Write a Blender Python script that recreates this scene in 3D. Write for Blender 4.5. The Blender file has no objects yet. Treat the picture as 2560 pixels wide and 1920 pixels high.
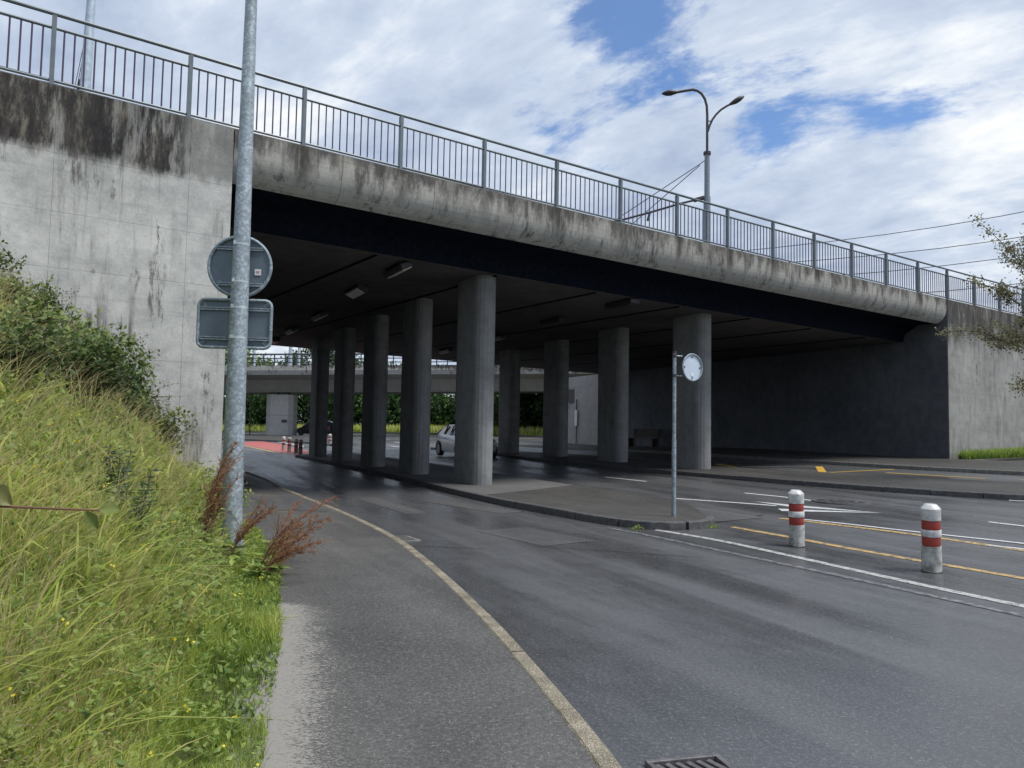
import bpy, math, random
import numpy as np
from mathutils import Vector, Matrix
R_ = math.radians
rng = np.random.default_rng(7)
random.seed(7)
sc = bpy.context.scene
COL = sc.collection

# ------------------------------------------------------------------ camera
CH = 1.5
PI_, RO_ = .058, .018
cd = bpy.data.cameras.new('camera'); cam = bpy.data.objects.new('camera', cd); COL.objects.link(cam)
cd.sensor_width = 36; cd.lens = 36*1880/2560; cd.clip_start = .05; cd.clip_end = 3000
fw = Vector((0, math.cos(PI_), math.sin(PI_))); up = Vector((0, -math.sin(PI_), math.cos(PI_))); ri = Vector((1, 0, 0))
r2 = ri*math.cos(RO_)+up*math.sin(RO_); u2 = up*math.cos(RO_)-ri*math.sin(RO_)
M = Matrix((r2, u2, -fw)).transposed().to_4x4(); M.translation = Vector((0, 0, CH))
cam.matrix_world = M
sc.camera = cam

# ------------------------------------------------------------------ world
SUN = Vector((.75, -.30, 1.45)).normalized()
sel = math.asin(SUN.z); saz = math.atan2(SUN.x, SUN.y)
w = bpy.data.worlds.new('World'); sc.world = w; w.use_nodes = True
nt = w.node_tree; nt.nodes.clear()
def wn(t, **k):
    n = nt.nodes.new(t)
    for a, b in k.items(): setattr(n, a, b)
    return n
def wl(a, b): nt.links.new(a, b)
def wmath(op, a, b=None, c=None, clamp=False):
    n = wn('ShaderNodeMath', operation=op, use_clamp=clamp)
    for i, v in enumerate((a, b, c)):
        if v is None: continue
        if isinstance(v, (int, float)): n.inputs[i].default_value = v
        else: wl(v, n.inputs[i])
    return n.outputs[0]
tc = wn('ShaderNodeTexCoord'); D = tc.outputs['Generated']
sky = wn('ShaderNodeTexSky', sky_type='NISHITA', sun_disc=False)
sky.sun_elevation = sel; sky.sun_rotation = saz
sx = wn('ShaderNodeSeparateXYZ'); wl(D, sx.inputs[0])
dz = wmath('ADD', wmath('MAXIMUM', sx.outputs[2], 0.0), .22)
px_ = wmath('DIVIDE', sx.outputs[0], dz); py_ = wmath('DIVIDE', sx.outputs[1], dz)
cb = wn('ShaderNodeCombineXYZ'); wl(px_, cb.inputs[0]); wl(py_, cb.inputs[1])
mp0 = wn('ShaderNodeMapping'); wl(cb.outputs[0], mp0.inputs[0]); mp0.inputs['Rotation'].default_value = (0, 0, R_(39))
mp = wn('ShaderNodeMapping'); wl(mp0.outputs[0], mp.inputs[0]); mp.inputs['Scale'].default_value = (.85, 1.35, 1)
def wnoise(vec, scale, det=8, rough=.55, dist=0., off=0.):
    m = wn('ShaderNodeMapping'); m.inputs['Location'].default_value = (off, off*1.7, off*.3); wl(vec, m.inputs[0])
    n = wn('ShaderNodeTexNoise'); wl(m.outputs[0], n.inputs['Vector'])
    n.inputs['Scale'].default_value = scale; n.inputs['Detail'].default_value = det; n.inputs['Roughness'].default_value = rough; n.inputs['Distortion'].default_value = dist
    return n.outputs[0]
n1 = wnoise(mp.outputs[0], 2.1, 14, .64, .25, 3.1)
n2 = wnoise(mp.outputs[0], 1.0, 12, .6, .4, 8.4)
n3 = wnoise(mp.outputs[0], 4.6, 9, .62, .5, 1.2)
n5 = wnoise(mp.outputs[0], 4.2, 14, .64, .2, 5.7)
# openings of clear sky: a band of breaks in the cloud, as directions in the world
def hole(dx, dy, dz_, k, amp):
    v = Vector((dx, dy, dz_)).normalized()
    n = wn('ShaderNodeVectorMath', operation='DOT_PRODUCT'); nn = wn('ShaderNodeVectorMath', operation='NORMALIZE')
    wl(D, nn.inputs[0]); wl(nn.outputs[0], n.inputs[0]); n.inputs[1].default_value = v
    t = wmath('SUBTRACT', n.outputs['Value'], 1.0); t = wmath('MULTIPLY', t, k)
    return wmath('MULTIPLY', wmath('EXPONENT', t), amp)
HOLES = [(.0, 1, .44, 300, .52), (.075, 1, .36, 700, .26), (.13, 1, .56, 240, .55), (.21, 1, .52, 500, .25), (.335, 1, .395, 480, .40), (.41, 1, .435, 700, .2), (.51, 1, .44, 500, .38), (.27, 1, .30, 900, .2),
         (-.9, .3, .6, 40, .3), (.8, -.5, .5, 40, .3), (.25, -1, .6, 30, .3), (.16, 1, .32, 900, .22), (-.3, 1, .4, 14, -.4), (.45, 1, .2, 60, -.12)]
acc = None
for h in HOLES:
    o = hole(*h); acc = o if acc is None else wmath('ADD', acc, o)
fld = wmath('ADD', wmath('MULTIPLY', wmath('SUBTRACT', n1, .5), 2.6), acc)
fld = wmath('ADD', fld, wmath('MULTIPLY', wmath('SUBTRACT', n3, .5), .55))
mr = wn('ShaderNodeMapRange', interpolation_type='SMOOTHSTEP'); wl(fld, mr.inputs[0])
mr.inputs[1].default_value = .18; mr.inputs[2].default_value = .52; mr.inputs[4].default_value = .95
blue = mr.outputs[0]
cr = wn('ShaderNodeValToRGB'); wl(wmath('ADD', wmath('MULTIPLY', n2, .68), wmath('MULTIPLY', n5, .32)), cr.inputs[0])
el = cr.color_ramp.elements
el[0].position = .37; el[0].color = (.33, .41, .58, 1)
el[1].position = .63; el[1].color = (.92, .95, .97, 1)
e = el.new(.51); e.color = (.54, .63, .77, 1)
mul = wn('ShaderNodeMix', data_type='RGBA', blend_type='MULTIPLY'); mul.inputs[0].default_value = 1
wl(cr.outputs[0], mul.inputs[6]); mul.inputs[7].default_value = (7.2, 7.05, 6.9, 1)
mul.clamp_result = False
skm = wn('ShaderNodeMix', data_type='RGBA', blend_type='MULTIPLY'); skm.inputs[0].default_value = 1
wl(sky.outputs[0], skm.inputs[6]); skm.inputs[7].default_value = (.62, .80, 1.02, 1)
mx = wn('ShaderNodeMix', data_type='RGBA'); wl(blue, mx.inputs[0]); wl(mul.outputs[2], mx.inputs[6]); wl(skm.outputs[2], mx.inputs[7])
bg = wn('ShaderNodeBackground'); wl(mx.outputs[2], bg.inputs[0]); bg.inputs[1].default_value = .1
wo = wn('ShaderNodeOutputWorld'); wl(bg.outputs[0], wo.inputs[0])

sd = bpy.data.lights.new('sun', 'SUN'); sd.energy = 2.3; sd.angle = R_(18); sd.color = (1, .96, .9)
so = bpy.data.objects.new('sun', sd); COL.objects.link(so); so.rotation_euler = SUN.to_track_quat('Z', 'Y').to_euler()
sc.view_settings.view_transform = 'Standard'; sc.view_settings.look = 'None'
sc.view_settings.exposure = .70; sc.view_settings.gamma = 1; sc.view_settings.use_curve_mapping = False
sc.render.engine = 'CYCLES'
sc.cycles.max_bounces = 6; sc.cycles.diffuse_bounces = 3; sc.cycles.glossy_bounces = 3; sc.cycles.transparent_max_bounces = 8

# ------------------------------------------------------------------ place geometry
X0, Y0, H0, A1, LP = -6.857, 10.802, .62157, -.0013988, 1.9143
def topz(s): return 6.43-.008*s            # top edge of the bridge
def sofz(s): return 5.22-.012*s            # underside of the deck
_S = np.linspace(-60, 110, 3401); _h = H0+A1*_S
_X = np.cumsum(np.cos(_h))*.05; _Y = np.cumsum(np.sin(_h))*.05; _i = 1200
_X += X0-_X[_i]; _Y += Y0-_Y[_i]
def P(s, v):
    x = float(np.interp(s, _S, _X)); y = float(np.interp(s, _S, _Y)); h = H0+A1*s
    return (x-math.sin(h)*v, y+math.cos(h)*v)
def gz(x, y):
    u = (x-X0)*math.cos(H0)+(y-Y0)*math.sin(H0); v = -(x-X0)*math.sin(H0)+(y-Y0)*math.cos(H0)
    t = min(max((v-8)/14., 0), 1); t = t*t*(3-2*t); k = .034+(.020-.034)*t
    w_ = u-9.3; w_ = .5*(w_+math.sqrt(w_*w_+4))-.12
    return k*min(w_, 32)
EY = [-6, -3, 0, 2, 3.15, 3.64, 4.55, 6.06, 7.81, 10, 12.4]; EX = [.5, .1, -.4, -.75, -1.01, -1.14, -1.37, -1.84, -2.39, -3.35, -4.72]
def tz(x, y):
    d = (np.interp(y, EY, EX)-x)*.95
    d = np.maximum(d, -.3)
    z = .07+.12*np.clip(d, -.3, .3)+.92*np.maximum(0, d-.3)
    z = np.where(z > 3.1, 3.1+(1-np.exp(-(z-3.1)/.6))*.5, z)
    return z+.05*np.sin(x*3.1+y*1.7)*np.clip(d, 0, 1)+.04*np.sin(x*7.3-y*4.1)*np.clip(d, 0, 1)

# ------------------------------------------------------------------ object helpers
def tag(o, label=None, cat=None, group=None, kind=None):
    if label: o['label'] = label
    if cat: o['category'] = cat
    if group: o['group'] = group
    if kind: o['kind'] = kind
    return o
def empty(name, loc, label, cat, group=None, rot=(0, 0, 0)):
    o = bpy.data.objects.new(name, None); COL.objects.link(o); o.location = loc; o.rotation_euler = rot
    o.empty_display_size = .2
    return tag(o, label, cat, group)
def setstruct(name, parent=None):
    o = bpy.data.objects.new(name, None); COL.objects.link(o); o.empty_display_size = .2; o['kind'] = 'structure'
    return o
class MB:
    def __init__(s): s.v = []; s.f = []; s.mi = []; s.cur = 0
    def add(s, vs, fs):
        b = len(s.v); s.v += [tuple(p) for p in vs]
        for f in fs: s.f.append(tuple(i+b for i in f)); s.mi.append(s.cur)
    def box(s, c, d, rz=0, M=None):
        x, y, z = d[0]/2, d[1]/2, d[2]/2; ca, sa = math.cos(rz), math.sin(rz)
        vs = []
        for k in (-z, z):
            for (i, j) in ((-x, -y), (x, -y), (x, y), (-x, y)):
                p = (c[0]+i*ca-j*sa, c[1]+i*sa+j*ca, c[2]+k)
                vs.append(M @ Vector(p) if M else p)
        s.add(vs, [(3, 2, 1, 0), (4, 5, 6, 7), (0, 1, 5, 4), (1, 2, 6, 5), (2, 3, 7, 6), (3, 0, 4, 7)])
    def prism(s, poly, z0, z1, capb=True):      # poly: list of (x,y); z0,z1: number or function(x,y)
        n = len(poly); g = lambda z, p: z(*p) if callable(z) else z
        vs = [(p[0], p[1], g(z0, p)) for p in poly]+[(p[0], p[1], g(z1, p)) for p in poly]
        fs = [tuple(range(n, 2*n))]+([tuple(reversed(range(n)))] if capb else [])
        fs += [(i, (i+1) % n, n+(i+1) % n, n+i) for i in range(n)]
        s.add(vs, fs)
    def tube(s, pts, r, n=8, cap=True, r1=None, sx=1., sy=1.):
        pts = [Vector(p) for p in pts]; m = len(pts)
        rr = r if hasattr(r, '__len__') else ([r+(r1-r)*i/(m-1) for i in range(m)] if r1 is not None else [r]*m)
        vs = []; prev = None
        for i, p in enumerate(pts):
            t = (pts[min(i+1, m-1)]-pts[max(i-1, 0)]).normalized()
            if prev is None:
                a = Vector((0, 0, 1)) if abs(t.z) < .9 else Vector((1, 0, 0)); a = (a-t*a.dot(t)).normalized()
            else: a = (prev-t*prev.dot(t)).normalized()
            prev = a; b = t.cross(a)
            for k in range(n):
                th = 2*math.pi*k/n; vs.append(p+(a*math.cos(th)*sx+b*math.sin(th)*sy)*rr[i])
        fs = [(i*n+k, i*n+(k+1) % n, (i+1)*n+(k+1) % n, (i+1)*n+k) for i in range(m-1) for k in range(n)]
        if cap: fs += [tuple(reversed(range(n))), tuple(range((m-1)*n, m*n))]
        s.add(vs, fs)
    def lathe(s, prof, c=(0, 0, 0), n=20):
        vs = [(c[0]+r*math.cos(2*math.pi*k/n), c[1]+r*math.sin(2*math.pi*k/n), c[2]+z) for r, z in prof for k in range(n)]
        m = len(prof)
        fs = [(i*n+k, i*n+(k+1) % n, (i+1)*n+(k+1) % n, (i+1)*n+k) for i in range(m-1) for k in range(n)]
        fs += [tuple(reversed(range(n))), tuple(range((m-1)*n, m*n))]
        s.add(vs, fs)
    def loft(s, rings, close=True, cap=True):
        n = len(rings[0]); vs = [p for r in rings for p in r]; m = len(rings)
        K = n if close else n-1
        fs = [(i*n+k, i*n+(k+1) % n, (i+1)*n+(k+1) % n, (i+1)*n+k) for i in range(m-1) for k in range(K)]
        if cap and close: fs += [tuple(reversed(range(n))), tuple(range((m-1)*n, m*n))]
        s.add(vs, fs)
    def mesh(s, name, mats, smooth=False, ang=None):
        me = bpy.data.meshes.new(name); me.from_pydata(s.v, [], s.f)
        for m in (mats if isinstance(mats, (list, tuple)) else [mats]): me.materials.append(m)
        if isinstance(mats, (list, tuple)): me.polygons.foreach_set('material_index', s.mi)
        if smooth:
            me.polygons.foreach_set('use_smooth', [True]*len(me.polygons))
            if ang: me.set_sharp_from_angle(angle=R_(ang))
        me.update(); return me
    def build(s, name, mats, parent=None, smooth=False, ang=40, bevel=0, fix=False):
        me = s.mesh(name, mats, smooth, ang)
        if fix:
            import bmesh
            bm = bmesh.new(); bm.from_mesh(me); bmesh.ops.recalc_face_normals(bm, faces=bm.faces); bm.to_mesh(me); bm.free()
        o = bpy.data.objects.new(name, me); COL.objects.link(o)
        if parent: o.parent = parent
        if bevel:
            b = o.modifiers.new('bevel', 'BEVEL'); b.width = bevel; b.segments = 2; b.limit_method = 'ANGLE'
        return o
def raw_mesh(name, V, loops, starts, totals, mat, smooth=False, tint=None, parent=None):
    me = bpy.data.meshes.new(name); me.vertices.add(len(V)); me.vertices.foreach_set('co', V.astype(np.float32).ravel())
    me.loops.add(len(loops)); me.loops.foreach_set('vertex_index', loops.astype(np.int32))
    me.polygons.add(len(starts)); me.polygons.foreach_set('loop_start', starts.astype(np.int32)); me.polygons.foreach_set('loop_total', totals.astype(np.int32))
    if smooth: me.polygons.foreach_set('use_smooth', np.ones(len(starts), bool))
    if tint is not None:
        a = me.attributes.new('tint', 'FLOAT', 'POINT'); a.data.foreach_set('value', tint.astype(np.float32))
    me.materials.append(mat); me.update(calc_edges=True)
    o = bpy.data.objects.new(name, me); COL.objects.link(o)
    if parent: o.parent = parent
    return o
def copy_tree(o, parent=None):
    c = o.copy(); COL.objects.link(c)
    if parent: c.parent = parent
    for ch in list(o.children): copy_tree(ch, c)
    return c

# ------------------------------------------------------------------ materials
class NT:
    def __init__(s, name):
        s.m = bpy.data.materials.new(name); s.m.use_nodes = True; s.t = s.m.node_tree; s.b = s.t.nodes['Principled BSDF']
        s.geo = s.t.nodes.new('ShaderNodeNewGeometry'); s.pos = s.geo.outputs['Position']
    def n(s, t, **k):
        n = s.t.nodes.new(t)
        for a, b in k.items(): setattr(n, a, b)
        return n
    def l(s, a, b): s.t.links.new(a, b)
    def math(s, op, a, b=None, c=None, clamp=False):
        n = s.n('ShaderNodeMath', operation=op, use_clamp=clamp)
        for i, v in enumerate((a, b, c)):
            if v is None: continue
            if isinstance(v, (int, float)): n.inputs[i].default_value = v
            else: s.l(v, n.inputs[i])
        return n.outputs[0]
    def map(s, vec, sc=(1, 1, 1), rot=(0, 0, 0), loc=(0, 0, 0)):
        if rot != (0, 0, 0):
            q = s.n('ShaderNodeMapping'); s.l(vec, q.inputs[0]); q.inputs['Rotation'].default_value = rot; vec = q.outputs[0]
        m = s.n('ShaderNodeMapping'); s.l(vec, m.inputs[0]); m.inputs['Scale'].default_value = sc; m.inputs['Location'].default_value = loc
        return m.outputs[0]
    def noise(s, scale, det=4, rough=.55, vec=None, dist=0):
        n = s.n('ShaderNodeTexNoise'); s.l(vec if vec is not None else s.pos, n.inputs['Vector'])
        n.inputs['Scale'].default_value = scale; n.inputs['Detail'].default_value = det; n.inputs['Roughness'].default_value = rough; n.inputs['Distortion'].default_value = dist
        return n.outputs[0]
    def vor(s, scale, vec=None, feature='F1'):
        n = s.n('ShaderNodeTexVoronoi', feature=feature); s.l(vec if vec is not None else s.pos, n.inputs['Vector']); n.inputs['Scale'].default_value = scale
        return n
    def rng(s, f, a, b, c=0., d=1., smooth=True):
        n = s.n('ShaderNodeMapRange', interpolation_type='SMOOTHSTEP' if smooth else 'LINEAR'); s.l(f, n.inputs[0])
        for i, v in enumerate((a, b, c, d)): n.inputs[i+1].default_value = v
        return n.outputs[0]
    def mix(s, f, a, b, bt='MIX'):
        n = s.n('ShaderNodeMix', data_type='RGBA', blend_type=bt)
        if isinstance(f, (int, float)): n.inputs[0].default_value = f
        else: s.l(f, n.inputs[0])
        for i, v in ((6, a), (7, b)):
            if isinstance(v, (tuple, list)): n.inputs[i].default_value = (*v[:3], 1)
            else: s.l(v, n.inputs[i])
        return n.outputs[2]
    def ramp(s, f, stops):
        n = s.n('ShaderNodeValToRGB'); s.l(f, n.inputs[0]); e = n.color_ramp.elements
        while len(e) < len(stops): e.new(.5)
        for i, (p, c) in enumerate(stops): e[i].position = p; e[i].color = (*c, 1)
        return n.outputs[0]
    def bump(s, h, dist=.01, strg=1.):
        n = s.n('ShaderNodeBump'); s.l(h, n.inputs['Height']); n.inputs['Distance'].default_value = dist; n.inputs['Strength'].default_value = strg
        s.l(n.outputs[0], s.b.inputs['Normal']); return n
    def col(s, c):
        if isinstance(c, (tuple, list)): s.b.inputs['Base Color'].default_value = (*c[:3], 1)
        else: s.l(c, s.b.inputs['Base Color'])
    def rough(s, r):
        if isinstance(r, (int, float)): s.b.inputs['Roughness'].default_value = r
        else: s.l(r, s.b.inputs['Roughness'])

def simple(name, c, rough=.5, metal=0., var=.12, scale=9., bump=0., spec=.5):
    m = NT(name); f = m.noise(scale, 5)
    g = m.rng(f, .3, .7, 1-var, 1+var)
    cc = m.n('ShaderNodeCombineColor'); [m.l(g, cc.inputs[i]) for i in range(3)]
    m.col(m.mix(1., c, cc.outputs[0], 'MULTIPLY')); m.rough(rough); m.b.inputs['Metallic'].default_value = metal; m.b.inputs['Specular IOR Level'].default_value = spec
    if bump: m.bump(m.noise(scale*6, 3), bump)
    return m.m

TRAV = math.radians(116)      # direction of travel under the bridge
def asphalt(name, dark, light, r0=.35, r1=.6, lanes=True, spec=.5, speck=1.):
    m = NT(name)
    big = m.noise(.45, 5, .6); med = m.noise(2.4, 6, .62)
    al = m.map(m.pos, rot=(0, 0, -TRAV), sc=(.14, 1.25, 1)); streak = m.noise(1., 6, .6, al, .4)
    al2 = m.map(m.pos, rot=(0, 0, -TRAV), sc=(.35, 6.5, 1)); fine = m.noise(1., 4, .6, al2, .2)
    f = m.math('ADD', m.math('MULTIPLY', big, .3), m.math('MULTIPLY', med, .12))
    f = m.math('ADD', f, m.math('MULTIPLY', streak, .58 if lanes else .2))
    if lanes: f = m.math('ADD', f, m.math('MULTIPLY', m.math('SUBTRACT', fine, .5), .25))
    base = m.ramp(m.rng(f, .36 if lanes else .25, .64 if lanes else .4, smooth=False), [(0, dark), (1, light)])
    v = m.vor(120.); v2 = m.vor(75.)
    sp = m.math('MULTIPLY', m.rng(v.outputs['Distance'], .0, .55), 1.)
    c = m.mix(m.math('MULTIPLY', sp, .55*speck), base, m.mix(.55, base, (0, 0, 0)))
    sc_ = m.n('ShaderNodeSeparateColor'); m.l(v2.outputs['Color'], sc_.inputs[0])
    chips = m.math('MULTIPLY', m.rng(sc_.outputs[0], .86, .97), m.rng(v2.outputs['Distance'], .42, .2))
    g3 = m.noise(42., 5, .75); c = m.mix(m.rng(g3, .48, .66, 0, .7), c, m.mix(.55, c, (.02, .02, .022))); c = m.mix(m.rng(g3, .46, .34, 0, .5), c, (.22, .22, .22))
    c = m.mix(m.math('MULTIPLY', chips, .5*speck), c, (.26, .25, .235))
    m.col(c)
    m.rough(m.rng(m.math('ADD', m.math('MULTIPLY', streak, .8), m.math('MULTIPLY', med, .2)), .38, .62, r0, r1))
    m.b.inputs['Specular IOR Level'].default_value = spec
    m.bump(m.math('ADD', v.outputs['Distance'], m.math('MULTIPLY', med, .3)), .0011, .5)
    return m.m

def concrete(name, c0, c1, stain=None, streak=.5, streakcol=(.06, .055, .05), boards=None, rough=.85, spec=.3, smax=None, posts=False):
    m = NT(name)
    big = m.noise(.55, 6, .62); med = m.noise(3.2, 8, .68); fine = m.noise(26, 4, .6)
    f = m.math('ADD', m.math('MULTIPLY', big, .45), m.math('MULTIPLY', med, .4)); f = m.math('ADD', f, m.math('MULTIPLY', fine, .15))
    c = m.ramp(m.rng(f, .38, .62, smooth=False), [(0, c0), (1, c1)])
    # horizontal lift lines left by the formwork
    hz = m.noise(1., 5, .7, m.map(m.pos, sc=(.5, .5, 9.)))
    c = m.mix(m.rng(hz, .52, .68, 0, .35), c, m.mix(.45, c, (.12, .12, .12)))
    # rain streaks
    vs = m.noise(1., 8, .72, m.map(m.pos, sc=(4.6, 4.6, .42)), .2)
    vs2 = m.noise(1., 5, .6, m.map(m.pos, sc=(13, 13, .55)))
    gate = m.noise(.7, 3, .5, m.map(m.pos, sc=(1, 1, .8), loc=(7, 3, 1)))
    sk = m.math('MULTIPLY', m.rng(m.math('ADD', m.math('MULTIPLY', vs, .7), m.math('MULTIPLY', vs2, .3)), .5, .64), m.rng(gate, .36, .56))
    c = m.mix(m.math('MULTIPLY', sk, streak), c, streakcol)
    z = m.n('ShaderNodeSeparateXYZ'); m.l(m.pos, z.inputs[0])
    if stain:
        zt, hard, amt, ext = stain       # dark crust below the parapet, ending in a ragged line
        n = m.noise(1., 7, .7, m.map(m.pos, sc=(3.2, 3.2, 1.1)), .3)
        zz = m.math('ADD', z.outputs[2], m.math('MULTIPLY', m.math('SUBTRACT', n, .5), ext))
        band = m.rng(zz, zt-hard, zt+hard)
        n4 = m.noise(1., 9, .74, m.map(m.pos, sc=(2.6, 2.6, .42), loc=(3, 1, 4)), .12)
        dens = m.rng(n4, .39, .47, .55, 1.)
        crust = m.ramp(m.rng(m.noise(1., 9, .78, m.map(m.pos, sc=(4.2, 4.2, 1.1)), .15), .38, .66, smooth=False), [(0, (.014, .014, .016)), (.45, (.04, .037, .034)), (1, (.20, .18, .15))])
        if smax:
            xx = z.outputs[0]; right = m.rng(m.math('ADD', xx, m.math('MULTIPLY', m.math('SUBTRACT', n4, .5), 1.2)), smax-.25, smax+.12, 1., .5); dens = m.math('MULTIPLY', dens, right)
        c = m.mix(m.math('MULTIPLY', m.math('MULTIPLY', band, dens), amt), c, crust)
        low = m.noise(1., 8, .78, m.map(m.pos, sc=(3.4, 3.4, .9), loc=(11, 2, 7)), .3); gate2 = m.noise(.9, 4, .6, m.map(m.pos, loc=(4, 9, 2)))
        c = m.mix(m.math('MULTIPLY', m.math('MULTIPLY', m.rng(low, .53, .62), m.rng(gate2, .5, .6)), .8), c, (.075, .065, .06))
    if posts:
        sv = m.math('ADD', m.math('MULTIPLY', m.math('SUBTRACT', z.outputs[0], X0), math.cos(.604)), m.math('MULTIPLY', m.math('SUBTRACT', z.outputs[1], Y0), math.sin(.604)))
        fr = m.math('PINGPONG', m.math('DIVIDE', sv, LP), .5)
        jn = m.noise(1., 7, .75, m.map(m.pos, sc=(7, 7, .7)), .2); g5 = m.noise(.8, 3, .6, m.map(m.pos, loc=(5, 5, 5)))
        mk = m.math('MULTIPLY', m.rng(m.math('SUBTRACT', m.math('ADD', fr, m.math('MULTIPLY', m.math('SUBTRACT', jn, .5), .35)), 0.), .11, .02), m.rng(m.math('ADD', z.outputs[2], m.math('MULTIPLY', jn, .8)), 5.95, 6.55))
        c = m.mix(m.math('MULTIPLY', mk, m.rng(g5, .35, .6, .35, .95)), c, (.04, .036, .03))
    if boards:
        wv = m.n('ShaderNodeTexWave', wave_type='BANDS', bands_direction='Z' if boards[0] == 'z' else 'X'); m.l(m.map(m.pos, rot=(0, 0, -H0)), wv.inputs[0]); wv.inputs['Scale'].default_value = boards[1]; wv.inputs['Distortion'].default_value = .25; wv.inputs['Detail'].default_value = 2
        ln = m.rng(wv.outputs[0], .03, .0)
        c = m.mix(m.math('MULTIPLY', ln, .3), c, (.08, .08, .08))
    pit = m.vor(7.5); pits = m.rng(pit.outputs['Distance'], .055, .02)
    c = m.mix(m.math('MULTIPLY', pits, .6), c, (.05, .05, .05))
    m.col(c); m.rough(rough); m.b.inputs['Specular IOR Level'].default_value = spec
    m.bump(m.math('SUBTRACT', m.math('ADD', med, m.math('MULTIPLY', fine, .35)), m.math('MULTIPLY', pits, 1.2)), .012, .6)
    return m.m

def foliage(name, stops, trans=.35, rough=.5):
    m = NT(name); a = m.n('ShaderNodeAttribute', attribute_name='tint'); big = m.noise(1.1, 3)
    f = m.math('ADD', a.outputs['Fac'], m.math('MULTIPLY', m.math('SUBTRACT', big, .5), .55), clamp=True)
    c = m.ramp(f, stops); m.col(c); m.rough(rough); m.b.inputs['Specular IOR Level'].default_value = .35
    tr = m.n('ShaderNodeBsdfTranslucent'); m.l(c, tr.inputs[0]); ms = m.n('ShaderNodeMixShader'); ms.inputs[0].default_value = trans
    out = m.t.nodes['Material Output']; m.l(m.b.outputs[0], ms.inputs[1]); m.l(tr.outputs[0], ms.inputs[2]); m.l(ms.outputs[0], out.inputs[0])
    return m.m

P_STAIN = -5.28
ASPH = asphalt('road_asphalt', (.070, .073, .078), (.120, .123, .130), .25, .47, spec=1.)
FOOT = asphalt('footway_asphalt', (.115, .114, .112), (.19, .187, .18), .5, .75, lanes=False, spec=.3, speck=1.5)
ISLE = asphalt('island_asphalt', (.06, .058, .055), (.10, .097, .09), .55, .8, lanes=False, spec=.3)
DRYC = asphalt('dry_island', (.11, .11, .112), (.16, .16, .16), .7, .9, lanes=False, spec=.2, speck=.4)
PATCH = asphalt('patched_asphalt', (.085, .086, .09), (.125, .125, .13), .45, .7)
DARKP = asphalt('dark_patch', (.025, .026, .03), (.04, .041, .045), .3, .5)
WALL = concrete('weathered_wall', (.30, .305, .295), (.58, .58, .555), stain=(5.44, .11, 1., .62), streak=.95, streakcol=(.10, .093, .085), smax=P_STAIN)
WALLR = concrete('right_wall', (.19, .19, .18), (.34, .34, .32), stain=(4.9, .5, .9, 2.6), streak=.6, streakcol=(.09, .085, .075))
FASC = concrete('fascia_concrete', (.30, .295, .27), (.43, .42, .385), stain=(6.08, .3, .85, 2.4), streak=.9, streakcol=(.06, .053, .046), boards=('z', 3.2), posts=True)
PIER = concrete('pier_concrete', (.17, .172, .17), (.30, .305, .30), streak=.3)
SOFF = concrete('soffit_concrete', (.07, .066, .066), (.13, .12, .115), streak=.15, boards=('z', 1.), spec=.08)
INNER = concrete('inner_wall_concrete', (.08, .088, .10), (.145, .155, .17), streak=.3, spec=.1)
SHADE_JOINT = simple('shade_and_joint_black', (.007, .010, .018), .9, var=.3, spec=.05)  # near-black: paints the shade behind the fascia, also colours the soffit joints
LITW = concrete('daylit_wall_concrete', (.24, .235, .23), (.34, .335, .325), streak=.3)  # lighter copy of the inner wall, daylight past the deck painted into it
KERBL = concrete('kerb_granite', (.22, .20, .165), (.42, .39, .32), streak=0)
def kerbmat():
    m = NT('speckled_kerb'); v = m.vor(140.); n = m.noise(6, 5)
    c = m.ramp(m.rng(m.math('ADD', m.math('MULTIPLY', v.outputs['Distance'], .5), m.math('MULTIPLY', n, .55)), .3, .75, smooth=False), [(0, (.07, .06, .045)), (.5, (.19, .168, .125)), (1, (.38, .345, .27))])
    m.col(c); m.rough(.85); m.bump(v.outputs['Distance'], .004); return m.m
KERB = kerbmat()
KERBD = simple('dark_kerb', (.075, .075, .078), .8, var=.3, scale=14, bump=.003)
KERBG = simple('grey_kerb', (.17, .168, .155), .85, var=.35, scale=14, bump=.003)
def galv(name, base, rough=.42, metal=.35):
    m = NT(name); v = m.vor(34.); v.feature = 'SMOOTH_F1'
    n = m.noise(9, 5, .6)
    sc_ = m.n('ShaderNodeSeparateColor'); m.l(m.vor(46.).outputs['Color'], sc_.inputs[0])
    f = m.math('ADD', m.math('MULTIPLY', sc_.outputs[0], .35), m.math('MULTIPLY', n, .75))
    d = tuple(c*.68 for c in base); l_ = tuple(min(c*1.5, .8) for c in base)
    m.col(m.ramp(m.rng(f, .3, .78, smooth=False), [(0, d), (.6, base), (1, l_)])); m.rough(rough); m.b.inputs['Metallic'].default_value = metal
    return m.m
GALV = galv('galvanised_steel', (.27, .32, .35))
GALV2 = galv('pole_galvanised', (.30, .35, .385), .5, .3)
RAIL = simple('rail_paint', (.125, .15, .165), .45, .2, .12, 6)
BAL = simple('baluster_paint', (.06, .045, .085), .45, .2)
SIGNB = simple('sign_back', (.12, .155, .185), .5, .1, .1, 5)
SIGNF = simple('sign_back_light', (.50, .58, .68), .45, 0, .05, 4)
STICK = simple('sticker_white', (.62, .66, .68), .5)
REDP = simple('red_print', (.55, .12, .1), .5)
BAND = simple('steel_band', (.55, .6, .6), .3, .6)
WHITEB = simple('bollard_white', (.52, .53, .52), .5, 0, .3, 11)
GREYB = simple('bollard_dirty', (.31, .315, .30), .6, 0, .5, 11)
REDB = simple('bollard_red', (.27, .035, .025), .45, 0, .15, 8)
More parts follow.
